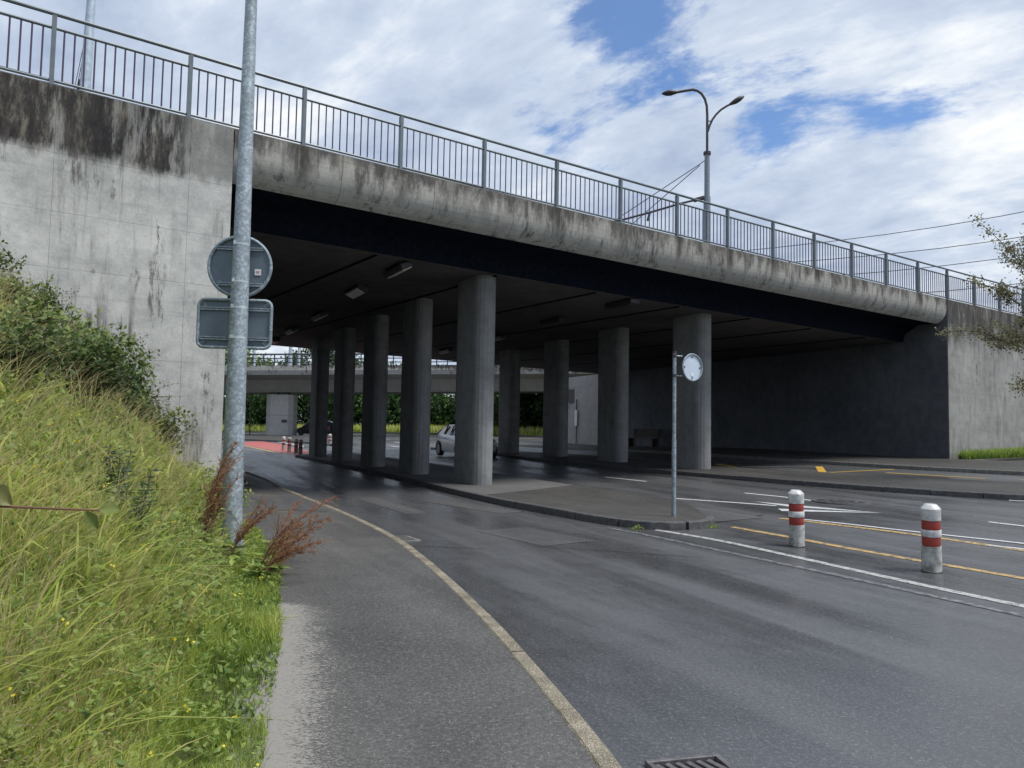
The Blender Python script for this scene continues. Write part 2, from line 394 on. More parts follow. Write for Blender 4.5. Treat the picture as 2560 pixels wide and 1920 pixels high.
def paint(name, c, wear=.5, dark=(.07, .072, .078)):
    m = NT(name); n = m.noise(14, 7, .7); n2 = m.noise(70, 3)
    f = m.rng(m.math('ADD', m.math('MULTIPLY', n, .7), m.math('MULTIPLY', n2, .3)), wear-.06, wear+.08)
    m.col(m.mix(f, dark, c)); m.rough(.5); return m.m
PWH = paint('white_marking', (.55, .57, .585), .40); PWH2 = paint('worn_white_marking', (.42, .43, .42), .45)
PWF = paint('faded_white_marking', (.21, .215, .22), .50)
PYE = paint('yellow_marking', (.62, .38, .06), .40); PYW = paint('worn_orange_marking', (.50, .34, .13), .46)
PRED = paint('red_surface', (.42, .10, .085), .40)
IRON = simple('cast_iron', (.055, .053, .055), .5, .6, .3, 20)
IRONB = simple('drain_iron', (.17, .16, .165), .45, .5, .25, 20)
BLACK = simple('black_void', (.01, .01, .01), .9)
DARKM = simple('dark_metal', (.055, .05, .055), .5, .3)
LAMPW = simple('lamp_diffuser', (.62, .60, .57), .4)
GREYP = simple('lamp_pole_grey', (.20, .235, .27), .5, .2)
LPOLE = simple('light_steel_pole', (.42, .50, .58), .5, .2, .15)
BARK = simple('bark', (.09, .075, .055), .9, 0, .35, 20, .01)
SOIL = simple('soil', (.075, .075, .035), .95, 0, .4, 5, .02)
GRND = simple('far_ground', (.06, .085, .03), .95, 0, .35, .4)
GRASSM = foliage('grass_blades', [(0, (.11, .17, .035)), (.3, (.31, .43, .075)), (.55, (.50, .57, .13)), (.78, (.62, .58, .24)), (1, (.60, .50, .30))], .5)
SEEDM = foliage('seed_heads', [(0, (.24, .20, .10)), (1, (.42, .34, .20))], .4)
LEAFD = foliage('bramble_leaves', [(0, (.025, .055, .018)), (.5, (.075, .125, .035)), (1, (.24, .29, .08))], .3)
LEAFG = foliage('tree_leaves', [(0, (.012, .04, .014)), (.5, (.035, .085, .022)), (1, (.10, .17, .04))], .3)
LEAFB = foliage('bright_tree_leaves', [(0, (.05, .09, .02)), (.5, (.12, .19, .04)), (1, (.24, .31, .08))], .35)
LEAFR = foliage('purple_leaves', [(0, (.06, .04, .035)), (.4, (.14, .10, .07)), (.7, (.26, .27, .13)), (1, (.36, .36, .2))], .4)
DOCK = foliage('rusty_dock', [(0, (.14, .07, .04)), (.5, (.33, .15, .075)), (1, (.44, .26, .13))], .35)
DOCKL = foliage('dock_leaf', [(0, (.12, .20, .05)), (1, (.34, .42, .11))], .4)
THIS = foliage('thistle', [(0, (.05, .09, .05)), (1, (.13, .18, .09))], .2)
YELF = foliage('yellow_petals', [(0, (.7, .55, .02)), (1, (.8, .7, .1))], .2)
STEMM = simple('red_stem', (.16, .08, .05), .7)

# ================================================================== SETTING
gx = MB()
XS = np.arange(-34, 46.01, .5); YS = np.arange(-8, 100.01, .5)
Z = [[gz(x, y) for x in XS] for y in YS]
V = [(x, y, Z[j][i]) for j, y in enumerate(YS) for i, x in enumerate(XS)]; nx = len(XS)
F_ = [(j*nx+i, j*nx+i+1, (j+1)*nx+i+1, (j+1)*nx+i) for j in range(len(YS)-1) for i in range(nx-1)]
gx.add(V, F_); road = gx.build('road', ASPH, smooth=True, ang=None); tag(road, kind='structure')
gr = MB(); XS2 = list(range(-600, 601, 40)); YS2 = list(range(-300, 1001, 40)); n2_ = len(XS2)
gr.add([(x, y, gz(min(max(x, -34), 46), min(max(y, -8), 100))-.35) for y in YS2 for x in XS2],
       [(j*n2_+i, j*n2_+i+1, (j+1)*n2_+i+1, (j+1)*n2_+i) for j in range(len(YS2)-1) for i in range(n2_-1)])
tag(gr.build('ground', GRND), kind='structure')

def densify(pl, step=.5):
    out = [pl[0]]
    for a, b in zip(pl, pl[1:]):
        n = max(1, int(math.dist(a, b)/step))
        out += [(a[0]+(b[0]-a[0])*k/n, a[1]+(b[1]-a[1])*k/n) for k in range(1, n+1)]
    return out
def smoothpl(pl, it=2):
    for _ in range(it):
        o = [pl[0]]
        for a, b in zip(pl, pl[1:]): o += [(a[0]*.75+b[0]*.25, a[1]*.75+b[1]*.25), (a[0]*.25+b[0]*.75, a[1]*.25+b[1]*.75)]
        pl = o+[pl[-1]]
    return pl
def resample(pl, n):
    d = np.concatenate([[0], np.cumsum([math.dist(a, b) for a, b in zip(pl, pl[1:])])]); t = np.linspace(0, d[-1], n)
    return list(zip(np.interp(t, d, [p[0] for p in pl]), np.interp(t, d, [p[1] for p in pl])))
def offset(pl, w_):
    out = []
    for i, p in enumerate(pl):
        a = pl[max(i-1, 0)]; b = pl[min(i+1, len(pl)-1)]; dx, dy = b[0]-a[0], b[1]-a[1]; L = math.hypot(dx, dy) or 1
        out.append((p[0]-dy/L*w_, p[1]+dx/L*w_))
    return out
def sheet(mb, A, B, z, cols=4):
    n = len(A); rows = []
    for a, b in zip(A, B):
        rows.append([(a[0]+(b[0]-a[0])*k/cols, a[1]+(b[1]-a[1])*k/cols) for k in range(cols+1)])
    vs = [(x, y, gz(x, y)+z) for r in rows for x, y in r]; m = cols+1
    mb.add(vs, [(i*m+k, i*m+k+1, (i+1)*m+k+1, (i+1)*m+k) for i in range(n-1) for k in range(cols)])
def skirt(mb, A, z0, z1):
    n = len(A); mb.add([(x, y, gz(x, y)+z0) for x, y in A]+[(x, y, gz(x, y)+z1) for x, y in A], [(i, i+1, n+i+1, n+i) for i in range(n-1)])
def kerbs(pl, w_, z0, z1, step, mat, parent, side=1, gap=.014, jit=.004):
    pl = resample(smoothpl(pl), 400); d = np.concatenate([[0], np.cumsum([math.dist(a, b) for a, b in zip(pl, pl[1:])])]); L = d[-1]
    xs = [p[0] for p in pl]; ys = [p[1] for p in pl]; n = max(1, int(round(L/step))); out = []
    for k in range(n):
        ts = np.linspace(k*L/n+gap/2, (k+1)*L/n-gap/2, 5); q = [(float(np.interp(t, d, xs)), float(np.interp(t, d, ys))) for t in ts]
        q2 = offset(q, w_*side); dz_ = random.uniform(-jit, jit)
        b = .012; rings = []
        q1b = offset(q, b*side); q2b = offset(q, (w_-b)*side)
        for i in range(5):
            g = lambda p, z: (p[0], p[1], gz(*q[i])+z)
            rings.append([g(q[i], z0), g(q[i], z1-b+dz_), g(q1b[i], z1+dz_), g(q2b[i], z1+dz_), g(q2[i], z1-b+dz_), g(q2[i], z0)])
        m = MB(); m.loft(rings); out.append(m.build('kerb_stone', mat, parent, fix=True))
    return out

# ---- footway on the near left
KO = [(1.15, -4), (1.05, -1.5), (.85, .8), (.62, 2.4), (.49, 3.22), (.42, 3.55), (.25, 4.28), (-.05, 5.45), (-.52, 7.05), (-1.29, 9.32), (-2.04, 10.97), (-2.78, 12.43), (-4.0, 14.71), (-5.12, 16.84)]
KO += [P(5.25+.10*(v-5), v) for v in (6.5, 10, 14, 18, 22, 26, 32)]
GE = [(x-.25, y) for y, x in zip(EY, EX)][:-1]+[(-4.9, 12.2)]+[P(2.55+.13*v, v) for v in (1, 5, 10, 14, 18, 22, 26, 32)]
ko = resample(KO, 140); ki = offset(ko, .105)
fo = MB(); 
def nearest_left(p):
    best = min(ge, key=lambda q: abs((q[0]-p[0])*tx+(q[1]-p[1])*ty)); return best
ge = resample(GE, 400); L_ = []
for i, p in enumerate(ki):
    a = ki[max(i-1, 0)]; b = ki[min(i+1, len(ki)-1)]; tx, ty = b[0]-a[0], b[1]-a[1]
    L_.append(min([q for q in ge if math.dist(q, p) < 6] or ge, key=lambda q: abs((q[0]-p[0])*tx+(q[1]-p[1])*ty)))
sheet(fo, ki, L_, .10, 6)
footway = tag(fo.build('footway', FOOT, smooth=True, ang=None), kind='structure')
kerbs(KO, .105, -.1, .108, .98, KERB, footway, 1)
# worn pale dust along the grass edge and a lighter repair further on
m = NT('dusty_edge'); n_ = m.noise(46, 8, .85, m.map(m.pos, sc=(1, 1.2, 1))); n__ = m.noise(5, 5, .65)
at_ = m.n('ShaderNodeAttribute', attribute_name='tint')
al_ = m.rng(m.math('ADD', m.math('ADD', m.math('MULTIPLY', n_, 1.15), m.math('MULTIPLY', n__, .25)), m.math('MULTIPLY', at_.outputs['Fac'], .5)), .90, 1.10)
m.col((.36, .345, .32)); m.rough(.9)
tb = m.n('ShaderNodeBsdfTransparent'); ms = m.n('ShaderNodeMixShader'); m.l(m.math('MULTIPLY', al_, .62), ms.inputs[0]); m.l(tb.outputs[0], ms.inputs[1]); m.l(m.b.outputs[0], ms.inputs[2]); m.l(ms.outputs[0], m.t.nodes['Material Output'].inputs[0])
DUST = m.m
ys_ = np.linspace(2.0, 6.3, 30); dv = []; dt = []
for y in ys_:
    x0_ = float(np.interp(y, EY, EX))-.2
    for k in range(7): dv.append((x0_+k*.165, y, .1045)); dt.append([1, 1, .75, .5, .25, .05, -.3][k]*(1 if y < 5.9 else .4))
df = [(j*7+k, j*7+k+1, (j+1)*7+k+1, (j+1)*7+k) for j in range(29) for k in range(6)]
dl = np.array(df).ravel()
tag(raw_mesh('dust', np.array(dv), dl, np.arange(len(df))*4, np.full(len(df), 4), DUST, tint=np.array(dt), parent=footway), 'pale dust worn into the footway edge')
pa = MB(); sheet(pa, [(-3.85, 12.25), (-4.3, 13.2), (-4.9, 14.3)], [(-2.92, 12.2), (-3.5, 13.4), (-4.25, 14.8)], .1045, 2); pa.build('asphalt_patch', PATCH, footway)

# ---- centre island A
isl = setstruct('traffic_island')
near = [(-9.3, 33.03), (-7.6, 29.81), (-4.95, 24.61), (-3.12, 21.17), (-1.36, 17.11), (-.05, 14.48), (.70, 13.35), (1.42, 12.15), (1.98, 11.52), (2.5, 11.40), (3.02, 11.70), (3.16, 12.22)]
far = [P(10.75+.13*v, v) for v in (20, 16, 12, 8, 5)]+[(.80, 19.14), (1.64, 17.48), (3.0, 15.0), (3.35, 14.25), (3.16, 12.22)]
kerbs(near, .13, -.06, .12, .95, KERBD, isl, -1, jit=.003)
nn_ = resample(smoothpl(near), 60); ff_ = resample(smoothpl(far), 60); ni = offset(nn_, -.125)
im = MB(); sheet(im, ni, ff_, .112, 4); skirt(im, ff_, -.05, .112); im.build('island_surface', ISLE, isl, smooth=False)
dm = MB(); k0 = 0
A_ = [p for p in ni if p[1] > 14.9]; B_ = resample([p for p in ff_ if p[1] > 17.5], len(A_)); sheet(dm, A_, B_, .1165, 4); dm.build('dry_surface', DRYC, isl)
ap = MB(); sheet(ap, resample([(3.0, 15.0), (3.36, 14.2), (3.2, 12.25)], 8), resample([(3.05, 15.1), (3.9, 13.8), (4.3, 12.85)], 8), .006, 3); ap.build('apron', PATCH, isl)

# ---- second island (bus stop side)
islb = setstruct('traffic_island')
nb = [(12.6, 12.9), (10.17, 14.98), (8.77, 16.19), (7.66, 17.57), (6.41, 19.35), (5.14, 21.25), (3.94, 22.98), (2.75, 24.8), (.37, 29.7)]+[P(16.2+.13*v, v) for v in (16, 20, 24)]
fb = [(15.6, 14.6), (13.1, 16.5), (11.85, 17.44), (10.87, 18.4), (9.9, 19.65), (8.24, 21.45), (7.2, 22.5), (6.2, 23.9)]+[P(17.9+.13*v, v) for v in (6, 9, 12, 16, 20, 24)]
kerbs(nb, .13, -.1, .12, .98, KERBD, islb, -1)
a = resample(smoothpl(nb), 70); b = resample(smoothpl(fb), 70); im = MB(); sheet(im, offset(a, -.125), b, .113, 4); skirt(im, b, -.05, .113); im.build('island_surface', ISLE, islb)
# ---- pavement at the right wall
pav = setstruct('pavement')
pn = [P(24.5, -16), P(23.1, -8), P(22.7, -3.9), P(22.45, -1.1), P(22.7, 2), P(22.75, 4), P(23.2, 8), P(24.4, 15), P(25.6, 22), P(26.5, 30)]
pf = [P(30.5, -16), P(28.5, -8), P(27.0, -2)]+[P(26.65+.13*v, v) for v in (0, 4, 8, 15, 22, 30)]
kerbs(pn, .13, -.1, .12, 1.0, KERBG, pav, -1)
a = resample(smoothpl(pn), 70); b = resample(pf, 70); im = MB(); sheet(im, offset(a, -.125), b, .113, 6); im.build('pavement_surface', ISLE, pav)

# ---- far island under the second bridge and far kerbs
for A2_, B2_ in (([(-31, 62.6), (-23.1, 60.6), (-14.4, 52.5), (-11.2, 46.8)], [(-31, 74), (-22, 74), (-14.5, 64), (-11.0, 47.0)]),):
    fi = setstruct('traffic_island'); kerbs(A2_, .2, -.1, .13, 3., KERBD, fi, -1)
    mm = MB(); a = resample(A2_, 24); b = resample(B2_, 24); sheet(mm, a, b, .12, 3); skirt(mm, b, -.1, .12); mm.build('island_surface', ISLE, fi)
fv = MB(); a = resample([(-44, 93), (-20, 90), (-6, 80), (4, 69), (9, 62)], 30); b = resample([(-44, 130), (-20, 125), (0, 112), (20, 95), (26, 80)], 30); sheet(fv, a, b, .1, 6); skirt(fv, a, -.1, .1)
tag(fv.build('grass_verge', GRND), kind='structure')
kp = setstruct('kerb'); kerbs([(-44, 92.6), (-20, 89.6), (-6, 79.6), (4, 68.6), (9, 61.6)], .25, -.1, .16, 4., KERBD, kp, 1)

# ---- road markings (parts of the road)
def strip(name, pl, wd, mat, z=.005, gaps=None, dens=.4):
    pl = densify(pl, dens); mb = MB(); n = len(pl)
    A = offset(pl, wd/2); B = offset(pl, -wd/2); sheet(mb, A, B, z, 1)
    return mb.build(name, mat, road)
W1 = resample(smoothpl([(2.19, 11.34), (2.85, 10.43), (3.42, 9.17), (3.88, 8.1), (4.27, 7.25), (4.66, 6.5), (5.6, 4.6), (6.4, 2.6)], 2), 240)
for k in range(0, 240, 12):
    strip('edge_line', W1[k:k+13], .125, PWH2)
strip('faded_line', smoothpl([(1.5, 11.5), (2.1, 10.55), (2.78, 9.25), (3.48, 8.0), (3.94, 7.09), (4.6, 5.8)]), .10, PWF)
strip('yellow_line', smoothpl([(3.44, 11.74), (3.93, 10.82), (4.36, 9.88), (4.83, 8.97), (5.18, 8.40), (5.6, 7.6), (6.6, 5.4)]), .13, PYW)
strip('yellow_line', smoothpl([(4.56, 12.78), (5.06, 12.15), (5.58, 11.47), (5.93, 10.93), (6.28, 10.27), (6.58, 9.66), (7.4, 7.9)]), .14, PYW)
strip('white_line', smoothpl([(4.78, 12.7), (5.29, 12.18), (6.03, 11.2), (6.93, 10.2), (8.2, 8.4)]), .09, PWH, z=.009)
strip('white_line', [(6.35, 10.08), (6.7, 9.7), (7.6, 8.3)], .08, PWH, z=.009)
strip('white_line', [(3.4, 15.9), (4.55, 15.0), (5.1, 14.5)], .12, PWH)
strip('white_line', [(5.21, 16.81), (5.72, 16.08), (6.12, 15.29)], .11, PWH)
mb = MB()
for tri in ([(4.91, 15.23), (6.57, 13.37), (5.3, 14.35)], [(4.93, 13.73), (6.57, 13.37), (4.98, 14.08)]):
    A = resample([tri[0], tri[1]], 9); B = resample([tri[2], tri[1]], 9); sheet(mb, A, B, .005, 1)
mb.build('arrow_marking', PWH, road)
for d in ([(2.66, 21.26), (3.57, 19.81)], [(.30, 25.5), (.92, 24.6)], [(-1.9, 29.4), (-1.3, 28.3)], [(7.71, 12.22), (8.6, 10.6)], [(9.93, 15.06), (11.2, 14.1)]):
    strip('lane_dash', d, .1, PWH)
strip('zigzag_line', [(9.05, 21.85), (10.0, 24.5)], .22, PYE); strip('zigzag_line', [(9.12, 22.0), (11.67, 22.98)], .12, PYE, .009); strip('zigzag_line', [(10.86, 21.86), (12.40, 19.71)], .12, PYE)
strip('zigzag_line', [(7.11, 26.13), (7.33, 24.57)], .2, PYE); strip('zigzag_line', [(7.4, 24.6), (9.9, 24.62)], .1, PWH2, .009); strip('zigzag_line', [(13.0, 19.3), (14.5, 17.6)], .12, PYE)
rp = MB(); sheet(rp, resample([(-20, 53.5), (-16.9, 47.9), (-13.8, 42.2), (-10.9, 36.6), (-9.2, 33.6)], 20), resample([(-18.5, 56), (-15.2, 49.8), (-12.6, 43.8), (-10.3, 39.0), (-9.0, 34.0)], 20), .006, 2); rp.build('red_lane_surface', PRED, road)
strip('yellow_line', [(-20.3, 53.4), (-17.1, 47.8), (-14.0, 42.0), (-11.1, 36.4)], .25, PYW, .01)
strip('white_line', [(-17.5, 56), (-13.2, 47.5), (-12.4, 44.5)], .3, PWH)
strip('white_line', [(-11.8, 39.6), (-10.2, 36.2), (-9.4, 34.4)], .35, PWH2)
for q in ([(-7.5, 47), (-5.5, 43)], [(-4.2, 40.5), (-2.5, 37.5)], [(-8.5, 55), (-6.6, 51)], [(-3.6, 50), (-2, 47)], [(-12, 66), (-10, 62)]): strip('lane_dash', q, .2, PWH)
strip('yellow_line', [(-19, 84), (-8, 76), (2, 65)], .5, PYW)
# repairs, dull rectangles in the lane
for q, wd, mt in (([(-.1, 11.2), (.8, 9.9)], .9, PATCH), ([(-3.0, 15.6), (-1.55, 12.9)], .42, PATCH), ([(-1.55, 15.2), (.05, 13.3)], .55, PATCH), ([(-4.92, 19.3), (-3.66, 16.3)], .22, DARKP)):
    strip('asphalt_patch', q, wd, mt, .004)

# cracks and a transverse joint in the asphalt
for p0, p1, wd in (((.35, 9.6), (2.3, 9.0), .014), ((-1.2, 9.5), (-.3, 9.35), .018), ((2.6, 15.3), (3.4, 13.2), .014), ((4.4, 13.2), (3.1, 12.0), .05)):
    q = [(p0[0]+(p1[0]-p0[0])*t+rng.normal(0, .02)*(0 < t < 1), p0[1]+(p1[1]-p0[1])*t+rng.normal(0, .02)*(0 < t < 1)) for t in np.linspace(0, 1, 14)]
    strip('asphalt_crack', q, wd, DARKP, .006, dens=.3)
# ---- manholes and drains
def disc_part(name, c, r, z, mat, parent, n=28, h=.012):
    mb = MB(); g = gz(*c); mb.lathe([(r, z-h), (r, z), (r-.01, z+.002)], (c[0], c[1], g), n); return mb.build(name, mat, parent)
mh = empty('manhole_cover', (6.6, 15.1, gz(6.6, 15.1)), 'round iron manhole cover in the road behind the nearer bollard', 'manhole cover')
def ring(mb, r0, r1, z, n=40):
    vs = []; 
    for k in range(n):
        a_ = 2*math.pi*k/n
        for r, zz in ((r0, -.01), (r0, z), (r1, z), (r1, -.01)): vs.append((r*math.cos(a_), r*math.sin(a_), zz))
    mb.add(vs, [(4*k+j, 4*((k+1) % n)+j, 4*((k+1) % n)+j+1, 4*k+j+1) for k in range(n) for j in range(3)])
mb = MB(); ring(mb, .47, .55, .012); mb.build('frame', IRONB, mh)
mb = MB(); mb.lathe([(.455, -.01), (.455, .008)], n=40); mb.build('lid', IRON, mh)
mb = MB(); ring(mb, .27, .32, .013); ring(mb, .10, .14, .013); [mb.box((.38*math.cos(k), .38*math.sin(k), .010), (.10, .03, .008), k) for k in np.arange(0, 6.28, .52)]; mb.build('raised_pattern', IRONB, mh)
dr = empty('drain_grate', (.84, 3.335, .004), 'iron drain grate set in the road at the bottom of the view', 'drain grate', rot=(0, 0, R_(14))); dr.scale = (.72, .8, 1)
mb = MB(); [mb.box(c, d) for c, d in (((0, .2, .008), (.50, .035, .03)), ((0, -.2, .008), (.50, .035, .03)), ((-.2325, 0, .008), (.035, .365, .03)), ((.2325, 0, .008), (.035, .365, .03)))]; mb.build('frame', IRONB, dr, bevel=.004)
mb = MB(); mb.box((0, 0, -.001), (.43, .365, .004)); mb.build('dark_pit', BLACK, dr)
for r_ in range(2):
    for k in range(6):
        mb = MB(); mb.box((-.175+k*.07, .092-.184*r_, .008), (.038, .15, .02), rz=.35 if r_ == 0 else -.35); mb.build('bar', IRONB, dr, bevel=.005)
mb = MB(); mb.box((0, 0, .008), (.43, .03, .022)); mb.build('crossbar', IRONB, dr)
gl = empty('drain_grate', (-1.41, 10.02, .004), 'small pale concrete gully cover beside the footway kerb', 'drain grate', rot=(0, 0, R_(-58)))
mb = MB(); mb.box((0, 0, .004), (.46, .34, .016)); mb.build('slab', KERBG, gl)
for k in range(5): mb = MB(); mb.box((-.16+k*.08, 0, .014), (.018, .26, .006)); mb.build('slot', BLACK, gl)

# ================================================================== BRIDGE
br = empty('bridge', (*P(14, 10), 5.2), 'wide concrete road bridge with a curved stained fascia crossing overhead', 'bridge')
BINV = Matrix.Translation(-Vector((*P(14, 10), 5.2)))
def extr(mb, prof, s0, s1, ds=1.0):
    n = max(1, int((s1-s0)/ds)); rings = []
    for i in range(n+1):
        s = s0+(s1-s0)*i/n; rings.append([(*P(s, v(s) if callable(v) else v), z(s)) for v, z in prof])
    mb.loft(rings)
T = lambda d: (lambda s: topz(s)+d)
SO = lambda d=0: (lambda s: sofz(s)+d)
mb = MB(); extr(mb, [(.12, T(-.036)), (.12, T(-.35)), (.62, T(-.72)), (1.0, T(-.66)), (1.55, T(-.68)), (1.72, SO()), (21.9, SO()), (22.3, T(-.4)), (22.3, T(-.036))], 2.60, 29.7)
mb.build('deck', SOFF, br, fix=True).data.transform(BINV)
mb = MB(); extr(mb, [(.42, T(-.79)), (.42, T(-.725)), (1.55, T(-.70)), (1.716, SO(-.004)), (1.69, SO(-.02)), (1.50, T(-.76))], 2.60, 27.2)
mb.build('girder_shade_strip', SHADE_JOINT, br, fix=True).data.transform(BINV)  # dark strip over the web, shade of the recess put into its colour
# curved fascia, cast in bays
prof_o = [(.0, 0), (.0, -.25), (.01, -.40), (.04, -.54), (.10, -.66), (.20, -.765), (.33, -.83)]
prof_i = [(.42, -.80), (.33, -.72), (.24, -.60), (.18, -.48), (.12, -.36), (.10, -.2), (.30, 0)]
s = 2.632; k = 0
while s < 26.3:
    e_ = min(s+1.914, 26.56); mb = MB(); extr(mb, [(v, T(z)) for v, z in prof_o+prof_i], s+.004, e_-.004, .64); mb.build('fascia_panel', FASC, br, smooth=True, ang=25, fix=True).data.transform(BINV); s = e_; k += 1
mb = MB(); extr(mb, [(.02, T(.0)), (.32, T(.0)), (.32, T(.02)), (.02, T(.02))], -6, 40); mb.build('coping', KERBG, br, fix=True).data.transform(BINV)
# board marked ribs seen on the underside behind the girder
for s in np.arange(3.0, 26.2, 3.1):
    mb = MB(); extr(mb, [(1.9, SO(-.03)), (1.9, SO(.02)), (21.6, SO(.02)), (21.6, SO(-.012))], s, s+.05, .5); mb.build('soffit_joint', SHADE_JOINT, br, fix=True).data.transform(BINV)
mb = MB(); extr(mb, [(.35, T(-.3)), (22.3, T(-.3)), (22.3, T(-.03)), (.35, T(-.03))], -14, 2.6); extr(mb, [(.35, T(-.3)), (22.3, T(-.3)), (22.3, T(-.03)), (.35, T(-.03))], 26.7, 48); mb.build('approach_slab', ISLE, br, fix=True).data.transform(BINV)

# ---- retaining walls faced with formwork panels
def facewall(name, label, s0, s1, zb, cols, rows, mat, dtop=0., thick=.6, strip_first=None):
    w_ = empty(name, (*P((s0+s1)/2, .3), zb), label, 'retaining wall')
    inv = Matrix.Translation(-Vector((*P((s0+s1)/2, .3), zb)))
    def fin(o): o.data.transform(inv)
    mb = MB(); extr(mb, [(.012, lambda s: zb), (.012, T(dtop-.002)), (thick, T(dtop-.002)), (thick, lambda s: zb)], s0, s1); fin(mb.build('wall_core', mat, w_, fix=True))
    for a_, b_ in zip(cols, cols[1:]):
        for i, (r0, r1) in enumerate(zip(rows, rows[1:])):
            z1 = T(dtop) if i == len(rows)-2 else (lambda s, r=r1: r-.0015)
            pr = random.uniform(-.001, .001)
            mb = MB(); extr(mb, [(.012, lambda s, r=r0: r+.0015), (pr, lambda s, r=r0: r+.0015), (pr, z1), (.012, z1)], a_+.0018, b_-.0018); fin(mb.build('wall_panel', mat, w_, fix=True))
    return w_
facewall('retaining_wall', 'pale concrete wall left of the underpass with black weathering along its top', -14, 2.62, -.3, [-14, -11.4, -8.8, -6.2, -3.6, -1.55, .08, 1.95, 2.62], [-.3, 1.2, 2.45, 3.72, 4.55, 5.42, 7], WALL)
facewall('retaining_wall', 'grey concrete wall at the right end of the bridge behind the thin tree', 26.70, 46, .1, [26.62, 27.35, 30.0, 33, 36, 39, 42, 46], [.1, 1.7, 3.0, 4.3, 7], WALLR, thick=.5)
def innerwall(name, label, u0, side, v0, v1, ztop, mat, batter=.0):
    w_ = empty(name, (*P(u0, v0), 0), label, 'retaining wall'); inv = Matrix.Translation(-Vector((*P(u0, v0), 0)))
    def sect(mb, va, vb, z0, z1, o0, o1, ds=1.):
        n = max(1, int((vb-va)/ds)); rings = []
        for i in range(n+1):
            v = va+(vb-va)*i/n; u = u0+.13*max(v, 0)
            zt = z1(u, v) if callable(z1) else z1
            bt = lambda z: side*-batter*max(0, (5-z)/5)
            rings.append([(*P(u+side*o0+(0 if z0 > 4 else 0), v), z0), (*P(u+side*o0, v), zt), (*P(u+side*o1, v), zt), (*P(u+side*o1, v), z0)])
        mb.loft(rings)
    mb = MB(); sect(mb, v0, v1, -.3, ztop, .012, .6); o = mb.build('wall_core', mat, w_, fix=True); o.data.transform(inv)
    vs_ = np.arange(v0, v1+.01, (v1-v0)/round((v1-v0)/3.2)); rw = [0.1, 1.5, 2.9, 4.2, None]
    for a_, b_ in zip(vs_, vs_[1:]):
        for z0, z1 in zip(rw, rw[1:]):
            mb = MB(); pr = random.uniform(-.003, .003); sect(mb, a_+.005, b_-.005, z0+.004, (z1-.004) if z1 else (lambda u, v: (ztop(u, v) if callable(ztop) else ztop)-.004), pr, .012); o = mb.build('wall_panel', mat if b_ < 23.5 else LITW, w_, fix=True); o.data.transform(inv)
    return w_
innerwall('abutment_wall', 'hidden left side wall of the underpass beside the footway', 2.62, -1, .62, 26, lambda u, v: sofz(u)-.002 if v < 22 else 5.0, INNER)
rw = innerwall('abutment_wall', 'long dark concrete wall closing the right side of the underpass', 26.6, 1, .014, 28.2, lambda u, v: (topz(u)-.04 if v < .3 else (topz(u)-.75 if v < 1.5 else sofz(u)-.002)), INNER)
pl = empty('wall_plaque', (*P(26.57+.13*25.2, 25.2), 3.6), 'small dark square panel on the lit end of the underpass wall', 'plaque'); 
ang = H0+A1*27+math.atan(.13)+math.pi/2
mb = MB(); mb.box((0, 0, 0), (.95, .05, .85), ang); mb.build('panel', DARKM, pl); mb = MB(); mb.box((0, 0, .46), (1.05, .09, .07), ang); mb.build('lintel', KERBG, pl)
cp = empty('cable_pipe', (*P(26.50+.13*24.6, 24.6), 0), 'thin cable pipe with a pale box running down the lit underpass wall', 'pipe')
mb = MB(); mb.tube([(0, 0, .5), (0, 0, 3.4)], .035, 6); mb.build('pipe', DARKM, cp); mb = MB(); mb.box((.0, 0, 2.2), (.22, .12, 1.0), ang); mb.build('box', LAMPW, cp)

# ---- piers
AX = lambda u, v: Vector((P(u+.065, v+.5)[0]-P(u-.065, v-.5)[0], P(u+.065, v+.5)[1]-P(u-.065, v-.5)[1], 0)).normalized()
def pier_mesh(h, L=1.5, t=.52, n=9):
    mb = MB(); poly = []
    for sgn in (-1, 1):
        for a_ in np.linspace(-math.pi/2, math.pi/2, n):
            ca, sa = math.cos(a_), math.sin(a_)
            poly.append((sgn*((L-t)/2+t/2*ca), sgn*t/2*sa))
    lifts = [(0, 1.55), (1.55, 3.35), (3.35, h)]; return poly, lifts
AL = ['concrete pier nearest the camera with a bright rounded right edge', 'second pier from the camera in the left row on the island', 'middle pier of the left row on the island', 'fourth pier from the camera in the left row', 'farthest left pier beside the row of small striped bollards', 'hidden sixth pier of the left row']
BL = ['large pier right of the round sign on the second island', 'dark pier just left of the bench in the right row', 'third dark pier of the right row beside the lit wall', 'farthest dark pier of the right row in front of the green hedge', 'hidden fifth pier of the right row']
for lab, (u, v) in list(zip(AL, [(9.2, 2.75), (9.6, 6.6), (10.0, 10.3), (10.42, 14.0), (10.95, 18.0)]))+list(zip(BL, [(17.1, 2.95), (17.4, 6.85), (18.05, 11.0), (18.68, 15.3)])):
    x, y = P(u, v); zb = gz(x, y)+.10; ax = AX(u, v); rz = math.atan2(ax.y, ax.x); h = sofz(u)-zb+.02
    e_ = empty('concrete_pier', (x, y, zb), lab, 'pier', 'piers carrying the bridge', (0, 0, rz))
    poly, lifts = pier_mesh(h)
    for i, (z0, z1) in enumerate(lifts):
        mb = MB(); mb.prism(poly, z0+(.003 if i else -.05), z1-.003); mb.build('pier_lift', PIER, e_)
    mb = MB(); mb.prism([(p[0]*.995, p[1]*.985) for p in poly], -.05, h-.01); mb.build('core', PIER, e_)

